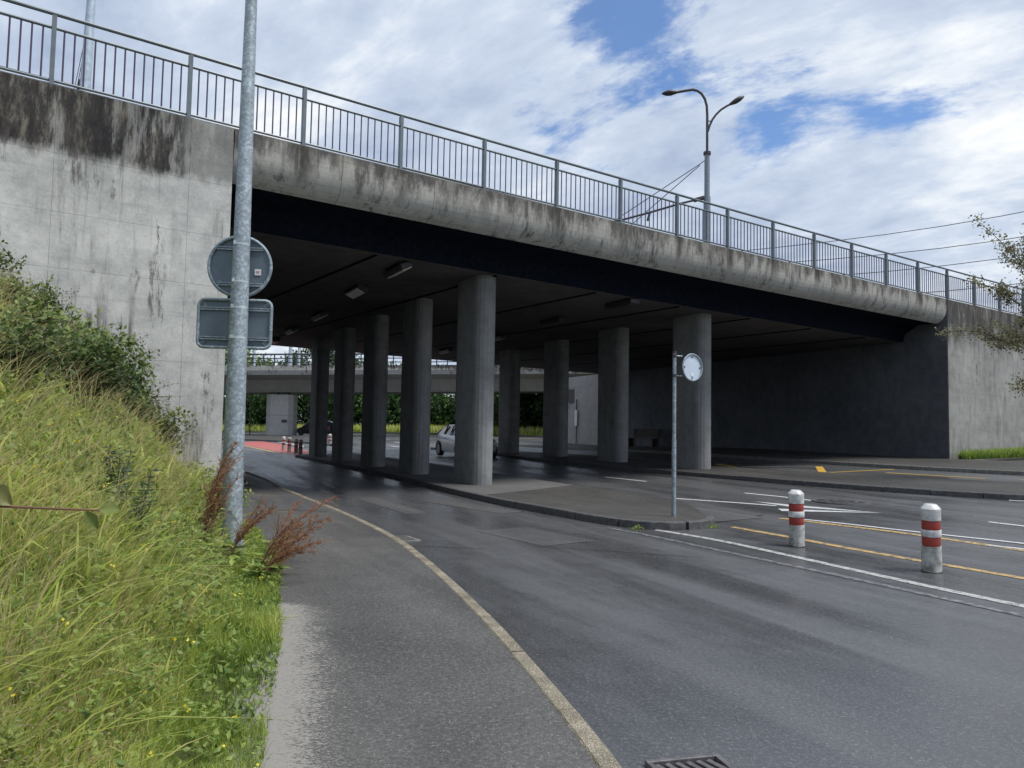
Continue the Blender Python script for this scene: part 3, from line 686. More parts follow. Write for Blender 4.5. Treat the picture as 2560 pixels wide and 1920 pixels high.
# ---- lamps on the underside (all unlit)
CLT = [(6.95, 2.6, 1, 'unlit strip lamp under the deck nearest the camera, left of the piers'), (7.4, 5.8, -1, 'unlit lamp under the deck, second from the camera on the left'), (8.2, 10.8, 1, 'unlit lamp under the deck, third from the camera on the left'), (8.75, 15.2, 1, 'unlit lamp under the deck, fourth from the camera on the left'), (9.35, 19.2, 0, 'small dark lamp near the far edge of the deck'), (16.2, 16.8, 1, 'unlit lamp seen left of the nearest pier'), (15.3, 11.2, 1, 'unlit lamp seen just right of the nearest pier'), (14.3, 6.3, 0, 'dark lamp housing under the deck between the pier rows'), (13.7, 2.4, 0, 'long dark lamp housing above the round sign')]
for u, v, lit, lab in CLT:
    ax = AX(u, v); e_ = empty('ceiling_light', (*P(u, v), sofz(u)), lab, 'ceiling light', 'lamps under the bridge deck', (0, 0, math.atan2(ax.y, ax.x)))
    tl = .45 if lit else 0
    Mt = Matrix.Rotation(-tl*(1 if lit >= 0 else -1), 4, 'X') @ Matrix.Rotation(0, 4, 'Z')
    mb = MB(); mb.box((0, 0, -.09), (1.25, .30, .14), M=Mt); mb.build('housing', DARKM, e_, bevel=.02)
    mb = MB(); mb.box((0, 0, -.170), (1.05, .24, .03), M=Mt); mb.build('diffuser', LAMPW if lit else DARKM, e_, bevel=.01)
    for q in (-.45, .45): mb = MB(); mb.box((q, 0, -.02), (.05, .2, .06)); mb.build('bracket', DARKM, e_)

# ================================================================== RAILING
rl = empty('railing', (*P(14, .08), topz(14)), 'long grey steel railing with thin vertical bars along the bridge edge', 'railing')
inv = Matrix.Translation(-rl.location)
KR = range(-2, 19); RV = .09
def rp_(s, z): return (*P(s, RV), topz(s)+z)
for nm, z, r_, sy in (('handrail', 1.10, .030, 1.), ('middle_rail', .885, .024, 1.), ('bottom_rail', .085, .022, 1.)):
    mb = MB(); mb.tube([rp_(s, z) for s in np.arange(KR[0]*LP, KR[-1]*LP+.01, LP/2)], r_, 8); o = mb.build(nm, RAIL, rl, smooth=True); o.data.transform(inv)
pm = MB(); pm.box((0, 0, .535), (.060, .085, 1.07)); pme = pm.mesh('post', RAIL)
fm = MB(); fm.box((0, 0, .012), (.16, .16, .02)); fme = fm.mesh('foot_plate', RAIL)
bmb = MB(); bmb.tube([(0, 0, .09), (0, 0, .88)], .0128, 6); bme = bmb.mesh('baluster', BAL)
def inst(me, name, loc, rz, parent):
    o = bpy.data.objects.new(name, me); COL.objects.link(o); o.parent = parent; o.location = loc; o.rotation_euler = (0, 0, rz); return o
for k in KR:
    s = k*LP; h = H0+A1*s; l_ = Vector(rp_(s, 0))-rl.location
    inst(pme, 'post', l_, h, rl); inst(fme, 'foot_plate', l_, h, rl)
    if k < KR[-1]:
        for j in range(13):
            s2 = s+LP*(j+1)/14; inst(bme, 'baluster', Vector(rp_(s2, 0))-rl.location, h, rl)

# ================================================================== POLES, SIGNS
def lampcol(name, x, y, zb, h, r0, r1, mat, label, cat, flange=True):
    e_ = empty(name, (x, y, zb), label, cat)
    mb = MB(); mb.tube([(0, 0, 0), (0, 0, h*.33), (0, 0, h*.66), (0, 0, h)], r0, 24, r1=r1); mb.build('pole', mat, e_, smooth=True)
    return e_
zt_ = float(tz(-2.68, 7.3))
lp = lampcol('lamp_post', -2.68, 7.3, zt_-.1, 8.6, .108, .03+.008*0, GALV2, 'tall galvanised lamp post in the grass carrying two sign backs', 'lamp post')
mb = MB(); mb.tube([(0, 0, -.2), (0, 0, .25)], .125, 20); mb.build('base_sleeve', GALV2, lp, smooth=True)
mb = MB(); mb.tube([(0, 0, 8.55), (.0, .25, 8.9), (0, .9, 9.1)], .035, 10); mb.build('arm', GALV2, lp, smooth=True)
mb = MB(); mb.box((0, 1.25, 9.12), (.24, .75, .1)); mb.build('lamp_head', GREYP, lp, bevel=.03)
# backs of two signs strapped on the far side of the pole
def rimpath(kind, w_, h):
    if kind == 'round': return [(w_/2*math.cos(t), w_/2*math.sin(t)) for t in np.linspace(0, 2*math.pi, 49)[:-1]]
    r = .06; pts = []
    for cx, cz, a0 in ((w_/2-r, h/2-r, 0), (-w_/2+r, h/2-r, 90), (-w_/2+r, -h/2+r, 180), (w_/2-r, -h/2+r, 270)):
        pts += [(cx+r*math.cos(R_(a0+t)), cz+r*math.sin(R_(a0+t))) for t in (0, 30, 60, 90)]
    return pts
def sign_back(kind, w_, h, loc, rz, label, matb, matr, bars=True, tilt=0, rimr=.017):
    e_ = empty('road_sign', loc, label, 'road sign', rot=(0, tilt, rz))
    pts = rimpath(kind, w_, h); n = len(pts)
    mb = MB(); mb.add([(x, .004, z) for x, z in pts]+[(x, .010, z) for x, z in pts], [tuple(range(n)), tuple(reversed(range(n, 2*n)))]+[(i, (i+1) % n, n+(i+1) % n, n+i) for i in range(n)]); mb.build('plate', matb, e_, fix=True)
    mb = MB(); rings = []
    for i in range(n):
        a_ = Vector((pts[i][0], 0, pts[i][1])); t = (Vector((pts[(i+1) % n][0], 0, pts[(i+1) % n][1]))-Vector((pts[i-1][0], 0, pts[i-1][1]))).normalized(); nn = Vector((t.z, 0, -t.x))
        rings.append([a_+nn*rimr*math.cos(q)+Vector((0, 1, 0))*(rimr*math.sin(q)-.006) for q in np.linspace(0, 2*math.pi, 9)[:-1]])
    rings.append(rings[0]); mb.loft(rings, cap=False); mb.build('rim', matr, e_, smooth=True, fix=True)
    if bars:
        for zz in ((h*.30, -h*.30) if kind == 'round' else (h*.31, -h*.31)):
            ww = 2*math.sqrt((w_/2)**2-zz*zz)-.03 if kind == 'round' else w_-.03
            for q in (-.011, .011):
                mb = MB(); mb.box((0, -.010, zz+q), (ww, .018, .010)); mb.build('mounting_rail', matr, e_)
            mb = MB(); mb.box((0, -.006, zz), (ww, .008, .012)); mb.build('rail_channel', matb, e_)
    return e_
ROT = R_(6)
s1 = sign_back('round', .60, .60, (-2.735, 7.43, 3.055), ROT, 'back of a round road sign strapped to the tall lamp post', SIGNB, GALV, True)
s2 = sign_back('rect', .70, .475, (-2.765, 7.43, 2.48), ROT, 'back of a rectangular sign with rounded corners under the round one', SIGNB, GALV, True)
for par, sgx, zz in ((s1, .175, -.05), (s2, .10, -.165)):
    mb = MB(); mb.box((sgx, -.0025, zz), (.062, .004, .062)); mb.build('sticker', STICK, par)
    mb = MB(); [mb.box((sgx, -.0055, zz+.008-q*.012), (.036-.006*q, .002, .005)) for q in range(2)]; mb.build('sticker_print', REDP if par is s1 else SIGNB, par)
for par, cs in ((s1, [(.20, -.185, -35), (-.20, -.17, 30)]), (s2, [(.30, .19, 45), (-.30, .19, -45), (.30, -.19, -45), (-.30, -.19, 45)])):
    for cx, cz, a_ in cs:
        Mt = Matrix.Translation((cx, -.008, cz)) @ Matrix.Rotation(R_(-a_), 4, 'Y')
        mb = MB(); [mb.box((0, 0, q), (.055, .008, .006), M=Mt) for q in (-.010, .010)]; mb.box((.026, 0, 0), (.005, .008, .024), M=Mt); mb.build('corner_clip', GALV, par)
for zz in (3.245, 2.875, 2.62, 2.325):
    rr = .108-.078*(zz/8.6)+.0012
    mb = MB(); mb.tube([(0, 0, zz-zt_+.1-.009), (0, 0, zz-zt_+.1+.009)], rr, 24); mb.build('steel_strap', BAND, lp, smooth=True)
    mb = MB(); mb.box((-.035, -rr-.004, zz-zt_+.1+.006), (.022, .016, .034)); mb.build('strap_buckle', BAND, lp)

gzs = gz(2.62, 12.11)+.112
sp = empty('sign_post', (2.62, 12.11, gzs), 'slim round sign post standing on the tip of the island', 'sign post')
mb = MB(); mb.tube([(0, 0, 0), (0, 0, 2.62)], .030, 14); mb.build('post', GALV, sp, smooth=True)
mb = MB(); mb.tube([(0, 0, -.01), (0, 0, 1.22)], .036, 14); mb.build('ground_sleeve', GALV, sp, smooth=True)
mb = MB(); mb.tube([(0, 0, 2.61), (0, 0, 2.65)], .034, 14); mb.build('cap', DARKM, sp)
for zz in (2.575, 2.255):
    mb = MB(); mb.tube([(0, 0, zz-.022), (0, 0, zz+.022)], .040, 14); mb.build('clamp', DARKM, sp)
    mb = MB(); mb.tube([(.03, 0, zz), (.13, .03, zz)], .011, 8); mb.build('arm', GALV, sp)
sb = sign_back('round', .43, .43, (2.925, 12.19, gzs+2.40), R_(32), 'pale back of a small round sign held beside the slim island post', SIGNF, GALV, False, rimr=.014)
for a_ in range(4):
    mb = MB(); t = math.pi/2*a_; mb.box((.172*math.cos(t), -.001, .172*math.sin(t)), (.020, .012, .020)); mb.build('bolt', IRON, sb)
mb = MB(); mb.box((0, .001, -.12), (.06, .004, .045)); mb.build('sticker', STICK, sb)

# ---- bollards
def bollard(loc, lab, tiltv=(0, 0), group='red and white striped bollards', h=.735, r=.100):
    e_ = empty('bollard', loc, lab, 'bollard', group, (tiltv[0], tiltv[1], random.random()))
    mb = MB(); mb.lathe([(r*1.02, -.02), (r, .0), (r, .285)], n=20); mb.build('lower_sleeve', GREYB, e_, smooth=True, ang=30)
    mb = MB(); mb.lathe([(r*.90, .28), (r*.90, .66)], n=20); mb.build('core', REDB, e_, smooth=True, ang=30)
    for z0 in (.290, .468): 
        mb = MB(); mb.lathe([(r*.915, z0), (r*.93, z0+.005), (r*.93, z0+.09), (r*.915, z0+.095)], n=20); mb.build('red_band', REDB, e_, smooth=True, ang=30)
    mb = MB(); mb.lathe([(r*.98, .388), (r*1.01, .394), (r*1.01, .456), (r*.98, .463)], n=20); mb.build('white_collar', WHITEB, e_, smooth=True, ang=30)
    mb = MB(); mb.lathe([(r*.98, .566), (r, .572), (r, .690), (r*.93, .700), (r*.60, .735), (r*.1, .737)], n=8 if False else 20); mb.build('cap', WHITEB, e_, smooth=True, ang=24)
    mb = MB(); mb.lathe([(r*1.08, -.01), (r*1.08, .010), (r*.9, .018)], n=20); mb.build('foot_ring', IRON, e_, smooth=True, ang=30)
    return e_
bollard((3.77, 9.95, gz(3.77, 9.95)), 'striped bollard just right of the round sign, smaller of the near two', (0, R_(-2.4)))
bollard((4.62, 8.31, gz(4.62, 8.31)), 'striped bollard nearest the right edge, leaning slightly left', (0, R_(-3.4)))
for (x, y), lab in zip([(-12.1, 40.18), (-11.27, 38.4), (-10.5, 36.9), (-9.92, 35.6), (-11.4, 47.5)], ['leftmost of the four small bollards past the underpass', 'second small bollard from the left past the underpass', 'third small bollard from the left past the underpass', 'dark shaded bollard beside the farthest left pier', 'lone striped bollard seen between the two farthest left piers']):
    bollard((x, y, gz(x, y)), lab)

# ---- twin armed street lamp and pole on the bridge, behind the railing
ld = 31.; lz = 5.9; LX = 8.03
tl = empty('street_lamp', (LX, ld, lz), 'tall street lamp with two curved arms rising behind the bridge railing', 'street lamp')
mb = MB(); mb.tube([(0, 0, 0), (0, 0, 5.4)], .15, 16, r1=.145); mb.build('lower_pole', GREYP, tl, smooth=True)
mb = MB(); mb.tube([(0, 0, 5.38), (0, 0, 7.3)], .115, 16, r1=.11); mb.build('pole', GREYP, tl, smooth=True)
mb = MB(); mb.tube([(0, 0, 7.2), (0, 0, 7.32)], .16, 12); mb.build('collar', DARKM, tl)
mb = MB(); mb.tube([(0, 0, 7.3), (0, 0, 8.9), (-.02, 0, 9.3), (-.10, 0, 9.6), (-.24, 0, 9.83), (-.42, 0, 9.96), (-.62, 0, 10.0), (-.9, 0, 9.95), (-1.3, 0, 9.87)], .055, 10); mb.build('left_arm', DARKM, tl, smooth=True)
mb = MB(); mb.tube([(.03, 0, 8.2), (.10, 0, 8.45), (.22, 0, 8.72), (.38, 0, 8.95), (.58, 0, 9.15), (.80, 0, 9.30), (.98, 0, 9.40)], .045, 10); mb.tube([(0, 0, 8.65), (.18, 0, 8.65)], .025, 6); mb.build('right_arm', DARKM, tl, smooth=True)
def lamphead(parent, c, d, L=.95):
    rings = []; d = Vector(d).normalized(); sd_ = Vector((0, 1, 0)); u_ = d.cross(sd_)*-1
    for t, w_, h in ((0, .05, .05), (.15, .10, .08), (.4, .17, .12), (.65, .17, .12), (.88, .10, .07), (1, .02, .02)):
        cc = Vector(c)+d*L*t; rings.append([cc+sd_*w_*math.cos(q)+u_*h*math.sin(q)*.9 for q in np.linspace(0, 2*math.pi, 13)[:-1]])
    mb = MB(); mb.loft(rings); mb.build('lamp_head', DARKM, parent, smooth=True, fix=True)
lamphead(tl, (-1.25, 0, 9.88), (-1, 0, -.12), .68); lamphead(tl, (.94, 0, 9.38), (.84, 0, .50), .72)
# span wires and a bracket arm from the street lamp
mb = MB(); mb.tube([(-.1, 0, 5.36), (-1.1, 0, 5.10), (-2.4, .2, 4.74), (-3.3, .3, 4.5), (-4.3, .4, 4.25)], .045, 6); mb.build('bracket_arm', DARKM, tl)
mb = MB(); mb.tube([(-.12, 0, 5.37), (-.55, 0, 5.24)], .09, 6); mb.build('arm_sleeve', DARKM, tl)
mb = MB(); mb.tube([(-2.35, .2, 4.75), (-2.45, .2, 4.4)], .05, 6); mb.build('wire_clamp', DARKM, tl)
def wire(pts, lab, r=.012, mat=DARKM, grp=None):
    mb = MB(); c = Vector(pts[0]); mb.tube([Vector(p)-c for p in pts], r, 5); o = mb.build('overhead_wire', mat); o.location = c; return tag(o, lab, 'wire', grp)
wire([(LX-.1, ld, lz+6.95), (LX-.3, ld, lz+6.8), (LX-4.6, ld+1, lz+4.0)], 'upper stay wire falling left from the street lamp', .018)
wire([(LX-.3, ld, lz+6.75), (LX-3.8, ld+1, lz+3.7)], 'lower stay wire falling left from the street lamp', .018)
# tapered pole on the left behind the railing
lx, ly = -10.0, 16.9; lzb = topz(0)-.3
tp = empty('trolley_pole', (lx, ly, lzb), 'pale tapered steel pole behind the railing at the upper left', 'pole', rot=(0, R_(1.0), 0))
mb = MB(); mb.tube([(0, 0, 0), (0, 0, 7.5)], .145, 20, r1=.07); mb.build('pole', LPOLE, tp, smooth=True)
mb = MB(); mb.tube([(-.12, 0, 3.2), (-.42, 0, 1.6), (-.55, 0, 1.35), (-.75, 0, .35)], [.03, .03, .055, .045], 6); mb.build('stay_arm', DARKM, tp)
for i, (q, lab) in enumerate((((-.35, .1, 1.9), 'first steep stay wire left of the pale pole'), ((-.5, .1, 1.4), 'second steep stay wire left of the pale pole'))):
    wire([Vector((lx, ly, lzb))+Vector(q), Vector((lx+.2, ly+.1, lzb+6))], lab, .008)
# long contact wires seen through the railing
for dz_, lab in ((1.15, 'upper contact wire running behind the railing bars'), (.62, 'middle contact wire running behind the railing bars'), (.56, 'lower contact wire running behind the railing bars')):
    pts = [(*P(s, 6.2+s*.02), topz(s)+1.35+dz_*1.0) for s in np.arange(-8, 40, 4.)]
    wire(pts, lab, .011)
for (z0, z1), lab in zip(((11.6, 15.6), (10.8, 13.9), (9.9, 12.9), (8.8, 11.2)), ('topmost of the four power lines at the right', 'second power line from the top at the right', 'third power line from the top at the right', 'lowest of the four power lines at the right')):
    n = 10; pts = []
    for k in range(n+1):
        t = k/n; pts.append((12+26*t, 42-8*t, z0+(z1-z0)*t+ -.8*math.sin(t*math.pi)))
    wire(pts, lab, .02)

# ================================================================== SECOND BRIDGE
b2 = empty('bridge', (-8, 71, 5), 'distant second bridge with a stained fascia seen through the underpass', 'bridge')
inv = Matrix.Translation(-b2.location)
def z2(x): return 7.18+.022*(x+5.3)
def ext2(mb, prof, x0, x1):
    xs = np.arange(x0, x1+.01, (x1-x0)/max(1, int((x1-x0)/4))); rings = [[(x, y, z2(x)+z) for y, z in prof] for x in xs]; mb.loft(rings)
FAS2 = concrete('far_fascia', (.26, .26, .25), (.40, .39, .37), stain=(6.75, .12, 1., 1.6), streak=.9, streakcol=(.05, .045, .04))
BOX2 = concrete('far_box_girder', (.24, .235, .22), (.34, .33, .31), streak=.2)
mb = MB(); ext2(mb, [(69.3, -.02), (69.3, -.8), (71.5, -1.15), (72.6, -2.3), (77.5, -2.3), (79, -1.1), (81, -.7), (81, -.02)], -60, 30); o = mb.build('box_girder', BOX2, b2, fix=True); o.data.transform(inv)
x = -60
while x < 30:
    mb = MB(); ext2(mb, [(69, 0), (68.98, -.45), (69.1, -.85), (69.29, -.85), (69.29, .0)], x+.01, x+4.99); o = mb.build('fascia_panel', FAS2, b2, fix=True); o.data.transform(inv); x += 5
r2_ = empty('railing', (-8, 69.2, z2(-8)), 'distant dark horizontal-bar railing on top of the second bridge', 'railing'); inv = Matrix.Translation(-r2_.location)
for z, h in ((1.05, .14), (.66, .08), (.30, .08)):
    mb = MB(); xs = np.arange(-60, 30.1, 5); mb.loft([[(x, 69.15, z2(x)+z-h/2), (x, 69.25, z2(x)+z-h/2), (x, 69.25, z2(x)+z+h/2), (x, 69.15, z2(x)+z+h/2)] for x in xs]); o = mb.build('rail', DARKM, r2_, fix=True); o.data.transform(inv)
pb = MB(); pb.box((0, 0, .5), (.10, .10, 1.0)); pbm = pb.mesh('post', RAIL)
for x in np.arange(-45, 15, 1.0): inst(pbm, 'post', Vector((x, 69.32, z2(x)))-r2_.location, 0, r2_)
e_ = empty('concrete_pier', (-22.4, 73.2, gz(-22.4, 73.2)), 'pale faceted pier under the distant second bridge', 'pier')
poly = [(-1.32, -.4), (-.75, -.95), (.95, -.95), (1.32, -.5), (1.32, .9), (-1.32, .9)]
FP = concrete('far_pier', (.36, .35, .33), (.48, .46, .44), streak=.15)
mb = MB(); mb.prism(poly, -.3, 2.0); mb.build('pier_lift', FP, e_); mb = MB(); mb.prism(poly, 2.02, 4.0); mb.build('pier_lift', FP, e_)
for q in (-.5, .5): mb = MB(); mb.box((q, 0, 4.25), (.35, .8, .6)); mb.build('bearing', DARKM, e_)
mb = MB(); mb.box((.58, -.97, 1.45), (.42, .04, .3)); mb.add([(.79, -.99, 1.3), (.95, -.99, 1.45), (.79, -.99, 1.6)], [(0, 1, 2)]); mb.build('arrow_plate', DARKM, e_)
for x, lab in ((-24.2, 'pale pole at the left end of the distant railing'), (-20.8, 'thicker pale pole on the second bridge, left of the pair'), (-20.0, 'thinner pale pole on the second bridge, right of the pair'), (-13.4, 'pale pole on the second bridge seen between two piers')):
    mb = MB(); mb.tube([(0, 0, 0), (0, 0, 7)], .20 if x == -20.8 else .14, 10, r1=.1); o = mb.build('mast', LPOLE, None, smooth=True); o.location = (x, 70.2, z2(x)-.02); tag(o, lab, 'pole')
for x, y, h, lab in ((-25.3, 73, 4.3, 'thin dark post left of the distant pale pier'), (-26.5, 98, 3.9, 'thin grey post in front of the dark hedge')):
    e_ = empty('lamp_post', (x, y, gz(x, y)), lab, 'post'); mb = MB(); mb.tube([(0, 0, 0), (0, 0, h)], .06, 8); mb.build('pole', DARKM, e_); mb = MB(); mb.box((.1, 0, h), (.45, .2, .12)); mb.build('lamp_head', DARKM, e_)

# ================================================================== CARS
def car(name, loc, rz, paintm, lab, L=3.9, W=1.68, H=1.42):
    e_ = empty(name, loc, lab, 'car', None, (0, 0, rz))      # front along +x
    glass = bpy.data.materials.get('car_glass') or simple('car_glass', (.03, .035, .04), .08)
    tyre = bpy.data.materials.get('tyre') or simple('tyre', (.02, .02, .02), .8); rim = bpy.data.materials.get('rim') or simple('rim', (.08, .08, .085), .4, .6)
    # body: x, half width, z bottom, z shoulder
    st = [(-.5, .60, .38, .78), (-.49, .80, .30, .86), (-.46, .92, .24, .93), (-.38, .98, .20, .97), (-.2, 1.0, .19, .96), (.0, 1.0, .19, .94), (.18, 1.0, .19, .92), (.32, .98, .20, .84), (.42, .93, .22, .74), (.475, .82, .27, .66), (.5, .62, .34, .58)]
    rings = []
    for x, hw, zb, zs in st:
        w_ = W/2*hw
        rings.append([(x*L, -w_*.9, zb), (x*L, -w_, zb+.12), (x*L, -w_, zs-.14), (x*L, -w_*.93, zs), (x*L, -w_*.6, zs+.03), (x*L, 0, zs+.045), (x*L, w_*.6, zs+.03), (x*L, w_*.93, zs), (x*L, w_, zs-.14), (x*L, w_, zb+.12), (x*L, w_*.9, zb)])
    mb = MB(); mb.loft(rings); mb.build('body', paintm, e_, smooth=True, ang=50, fix=True)
    gh = [(-.465, .74, .94, .96), (-.40, .70, .95, H-.22), (-.33, .66, .95, H-.06), (-.2, .64, .95, H), (-.02, .64, .93, H), (.08, .66, .92, H-.05), (.16, .70, .91, H-.2), (.30, .78, .84, .88)]
    rings = []
    for x, hw, z0, z1 in gh: rings.append([(x*L, -W/2*.92, z0), (x*L, -W/2*hw*1.03, max(z1-.06, z0+.01)), (x*L, -W/2*hw*.9, z1), (x*L, W/2*hw*.9, z1), (x*L, W/2*hw*1.03, max(z1-.06, z0+.01)), (x*L, W/2*.92, z0)])
    mb = MB(); mb.loft(rings); mb.build('windows', glass, e_, smooth=False, fix=True)
    rings = []
    for x, hw, z0, z1 in gh[1:7]: rings.append([(x*L, -W/2*hw*1.0, z1-.03), (x*L, -W/2*hw*.9, z1+.012), (x*L, 0, z1+.03), (x*L, W/2*hw*.9, z1+.012), (x*L, W/2*hw*1.0, z1-.03)])
    mb = MB(); mb.loft(rings); mb.build('roof', paintm, e_, smooth=True, ang=50, fix=True)
    for sg in (-1, 1):
        for x0, x1, z0, z1 in ((-.40, -.44, H-.2, .95), (-.17, -.16, H-.02, .95), (.03, .05, H-.02, .93), (.13, .29, H-.12, .88)):
            mb = MB(); mb.tube([(x0*L, sg*W/2*.70, z0), (x1*L, sg*W/2*.935, z1)], .035, 6); mb.build('pillar', paintm, e_)
        for x in (-.325, .335):
            wh = bpy.data.objects.new('wheel', None); COL.objects.link(wh); wh.parent = e_; wh.location = (x*L, sg*(W/2-.09), .30)
            Mt = Matrix.Rotation(math.pi/2, 4, 'X')
            def lat(prof, nm, mt):
                mb = MB(); mb.lathe(prof, n=22); mb.v = [tuple(Mt @ Vector(p)) for p in mb.v]; mb.build(nm, mt, wh, smooth=True, ang=35, fix=True)
            lat([(.24, -.10), (.29, -.10), (.305, -.07), (.305, .07), (.29, .10), (.24, .10)], 'tyre', tyre); lat([(.215, -.104), (.22, -.09), (.22, .09), (.215, .104)], 'rim', rim)
            mb = MB(); mb.tube([(x*L+.36*math.cos(t), sg*(W/2+.002), .30+.36*math.sin(t)) for t in np.linspace(0, math.pi, 11)], .018, 5); mb.build('wheel_arch', tyre, e_)
        mb = MB(); mb.box((-.475*L, sg*W/2*.74, .82), (.16, .26, .16)); mb.build('tail_light', REDB, e_, bevel=.03)
        mb = MB(); mb.box((.455*L, sg*W/2*.72, .64), (.22, .26, .12)); mb.build('headlight', LAMPW, e_, bevel=.03)
        mb = MB(); mb.box((.17*L, sg*(W/2+.05), .98), (.12, .16, .12)); mb.build('mirror', paintm, e_, bevel=.02)
        mb = MB(); mb.box((-.02*L, sg*(W/2-.004), .52), (.012, .01, .6)); mb.box((-.22*L, sg*(W/2-.004), .55), (.012, .01, .55)); mb.box((-.1*L, sg*(W/2+.004), .78), (.15, .02, .025)); mb.build('door_seam', tyre, e_)
    mb = MB(); mb.box((-.5*L, 0, .45), (.06, W*.7, .2)); mb.build('bumper_insert', tyre, e_, bevel=.02)
    mb = MB(); mb.box((.497*L, 0, .4), (.06, W*.6, .16)); mb.build('bumper_insert', tyre, e_, bevel=.02)
    mb = MB(); mb.box((-.508*L, 0, .62), (.02, .45, .11)); mb.build('number_plate', WHITEB, e_)
    return e_
SILV = simple('silver_paint', (.66, .68, .70), .25, .3, .04); BLKP = simple('black_paint', (.018, .019, .022), .18, 0, .05)
cx_, cy_ = -1.95, 32.6
c1 = car('parked_car' if False else 'hatchback_car', (cx_, cy_, gz(cx_, cy_)+.01), R_(-66), SILV, 'silver hatchback half hidden behind the nearest pier', L=3.75, W=1.66, H=1.36)
mb = MB(); mb.tube([(-1.45, -.35, 1.28), (-1.5, -.35, 1.42)], .012, 5); mb.box((-1.5, -.35, 1.46), (.10, .10, .09)); mb.build('aerial_flag', simple('yellow_plastic', (.65, .55, .03), .5), c1)
car('hatchback_car', (-18.9, 73.6, gz(-18.9, 73.6)+.01), R_(152), BLKP, 'black car on the far road beyond the farthest left pier', L=4.2, W=1.75, H=1.5)

# ---- bench against the dark wall
bx, by = P(26.6+.13*16.3-.8, 16.3); bn = empty('park_bench', (bx, by, gz(bx, by)+.11), 'slatted bench against the dark underpass wall', 'bench', rot=(0, 0, H0+A1*27+math.atan(.13)+math.pi/2))
for k in range(4): mb = MB(); mb.box((0, .12+k*.11, .45), (1.9, .085, .035)); mb.build('seat_slat', BARK, bn)
for k in range(4): mb = MB(); mb.box((0, -.06-.02*k, .58+.11*k), (1.9, .03, .085)); mb.build('back_slat', BARK, bn)
for q in (-.8, .8): mb = MB(); mb.box((q, .28, .215), (.07, .42, .43)); mb.box((q, -.05, .48), (.06, .06, .96)); mb.build('leg', DARKM, bn)

# ================================================================== VEGETATION
def blades(N, bx, by, bz, h, wd, lean, az, tint, name, mat, segs=3, parent=None, curl=1.0):
    t = np.linspace(0, 1, segs+1)
    dx, dy = np.cos(az), np.sin(az); sxv, syv = -dy, dx
    V = np.zeros((N, 2*segs+1, 3)); T_ = np.zeros((N, 2*segs+1))
    for i in range(segs+1):
        out = lean*h*(t[i]**1.7); upz = h*t[i]*(1-.32*np.minimum(lean, 1.6)*t[i]**1.5*curl); wv = wd*(1-t[i])**.6*(.75+.5*t[i]*(1-t[i])*2)
        cx, cy, cz = bx+dx*out, by+dy*out, bz+upz
        if i < segs:
            V[:, 2*i] = np.stack([cx-sxv*wv/2, cy-syv*wv/2, cz], -1); V[:, 2*i+1] = np.stack([cx+sxv*wv/2, cy+syv*wv/2, cz], -1)
        else: V[:, 2*segs] = np.stack([cx, cy, cz], -1)
    T_[:] = tint[:, None]+np.linspace(-.08, .12, 2*segs+1)[None, :]
    pat = []; tot = []
    for i in range(segs-1): pat += [2*i, 2*i+1, 2*i+3, 2*i+2]; tot.append(4)
    pat += [2*segs-2, 2*segs-1, 2*segs]; tot.append(3)
    pat = np.array(pat); tot = np.array(tot); nv = 2*segs+1
    loops = (pat[None]+np.arange(N)[:, None]*nv).ravel(); totals = np.tile(tot, N); starts = np.concatenate([[0], np.cumsum(totals)[:-1]])
    return raw_mesh(name, V.reshape(-1, 3), loops, starts, totals, mat, False, T_.ravel(), parent)
def leaves(C, N_, size, tint, name, mat, parent=None, asp=.55, fold=.25, D_=None):
    n = len(C); a = rng.normal(size=(n, 3)) if D_ is None else D_; a /= np.linalg.norm(a, axis=1)[:, None]
    b = np.cross(a, N_); b /= np.linalg.norm(b, axis=1)[:, None]+1e-9; c = np.cross(a, b)
    s_ = size[:, None] if hasattr(size, '__len__') else size
    V = np.zeros((n, 4, 3)); V[:, 0] = C-a*s_*.5; V[:, 2] = C+a*s_*.5; V[:, 1] = C+b*s_*asp*.5+c*s_*fold*.5; V[:, 3] = C-b*s_*asp*.5+c*s_*fold*.5
    pat = np.array([0, 1, 2, 0, 2, 3]); loops = (pat[None]+np.arange(n)[:, None]*4).ravel(); tt = np.full(2*n, 3)
    T_ = np.repeat(tint, 4)
    return raw_mesh(name, V.reshape(-1, 3), loops, np.arange(2*n)*3, tt, mat, False, T_, parent)
# terrain of the bank
xs = np.arange(-16, 1.01, .2); ys = np.arange(-6, 14.6, .2); XX, YY = np.meshgrid(xs, ys); ZZ = tz(XX, YY)
ee = np.interp(YY, EY, EX)
UU = (XX-X0)*math.cos(H0)+(YY-Y0)*math.sin(H0); VV = -(XX-X0)*math.sin(H0)+(YY-Y0)*math.cos(H0)
ok = (XX < ee+.15) & (VV < .35) & ~((UU > 2.75) & (VV > .2))
mb = MB(); nxx = len(xs); vv = [(float(a), float(b), float(c)) for a, b, c in zip(XX.ravel(), YY.ravel(), ZZ.ravel())]
ff = [(j*nxx+i, j*nxx+i+1, (j+1)*nxx+i+1, (j+1)*nxx+i) for j in range(len(ys)-1) for i in range(nxx-1) if ok[j, i] and ok[j, i+1] and ok[j+1, i] and ok[j+1, i+1]]
mb.add(vv, ff); tag(mb.build('grass_bank', SOIL, smooth=True, ang=None), kind='structure')

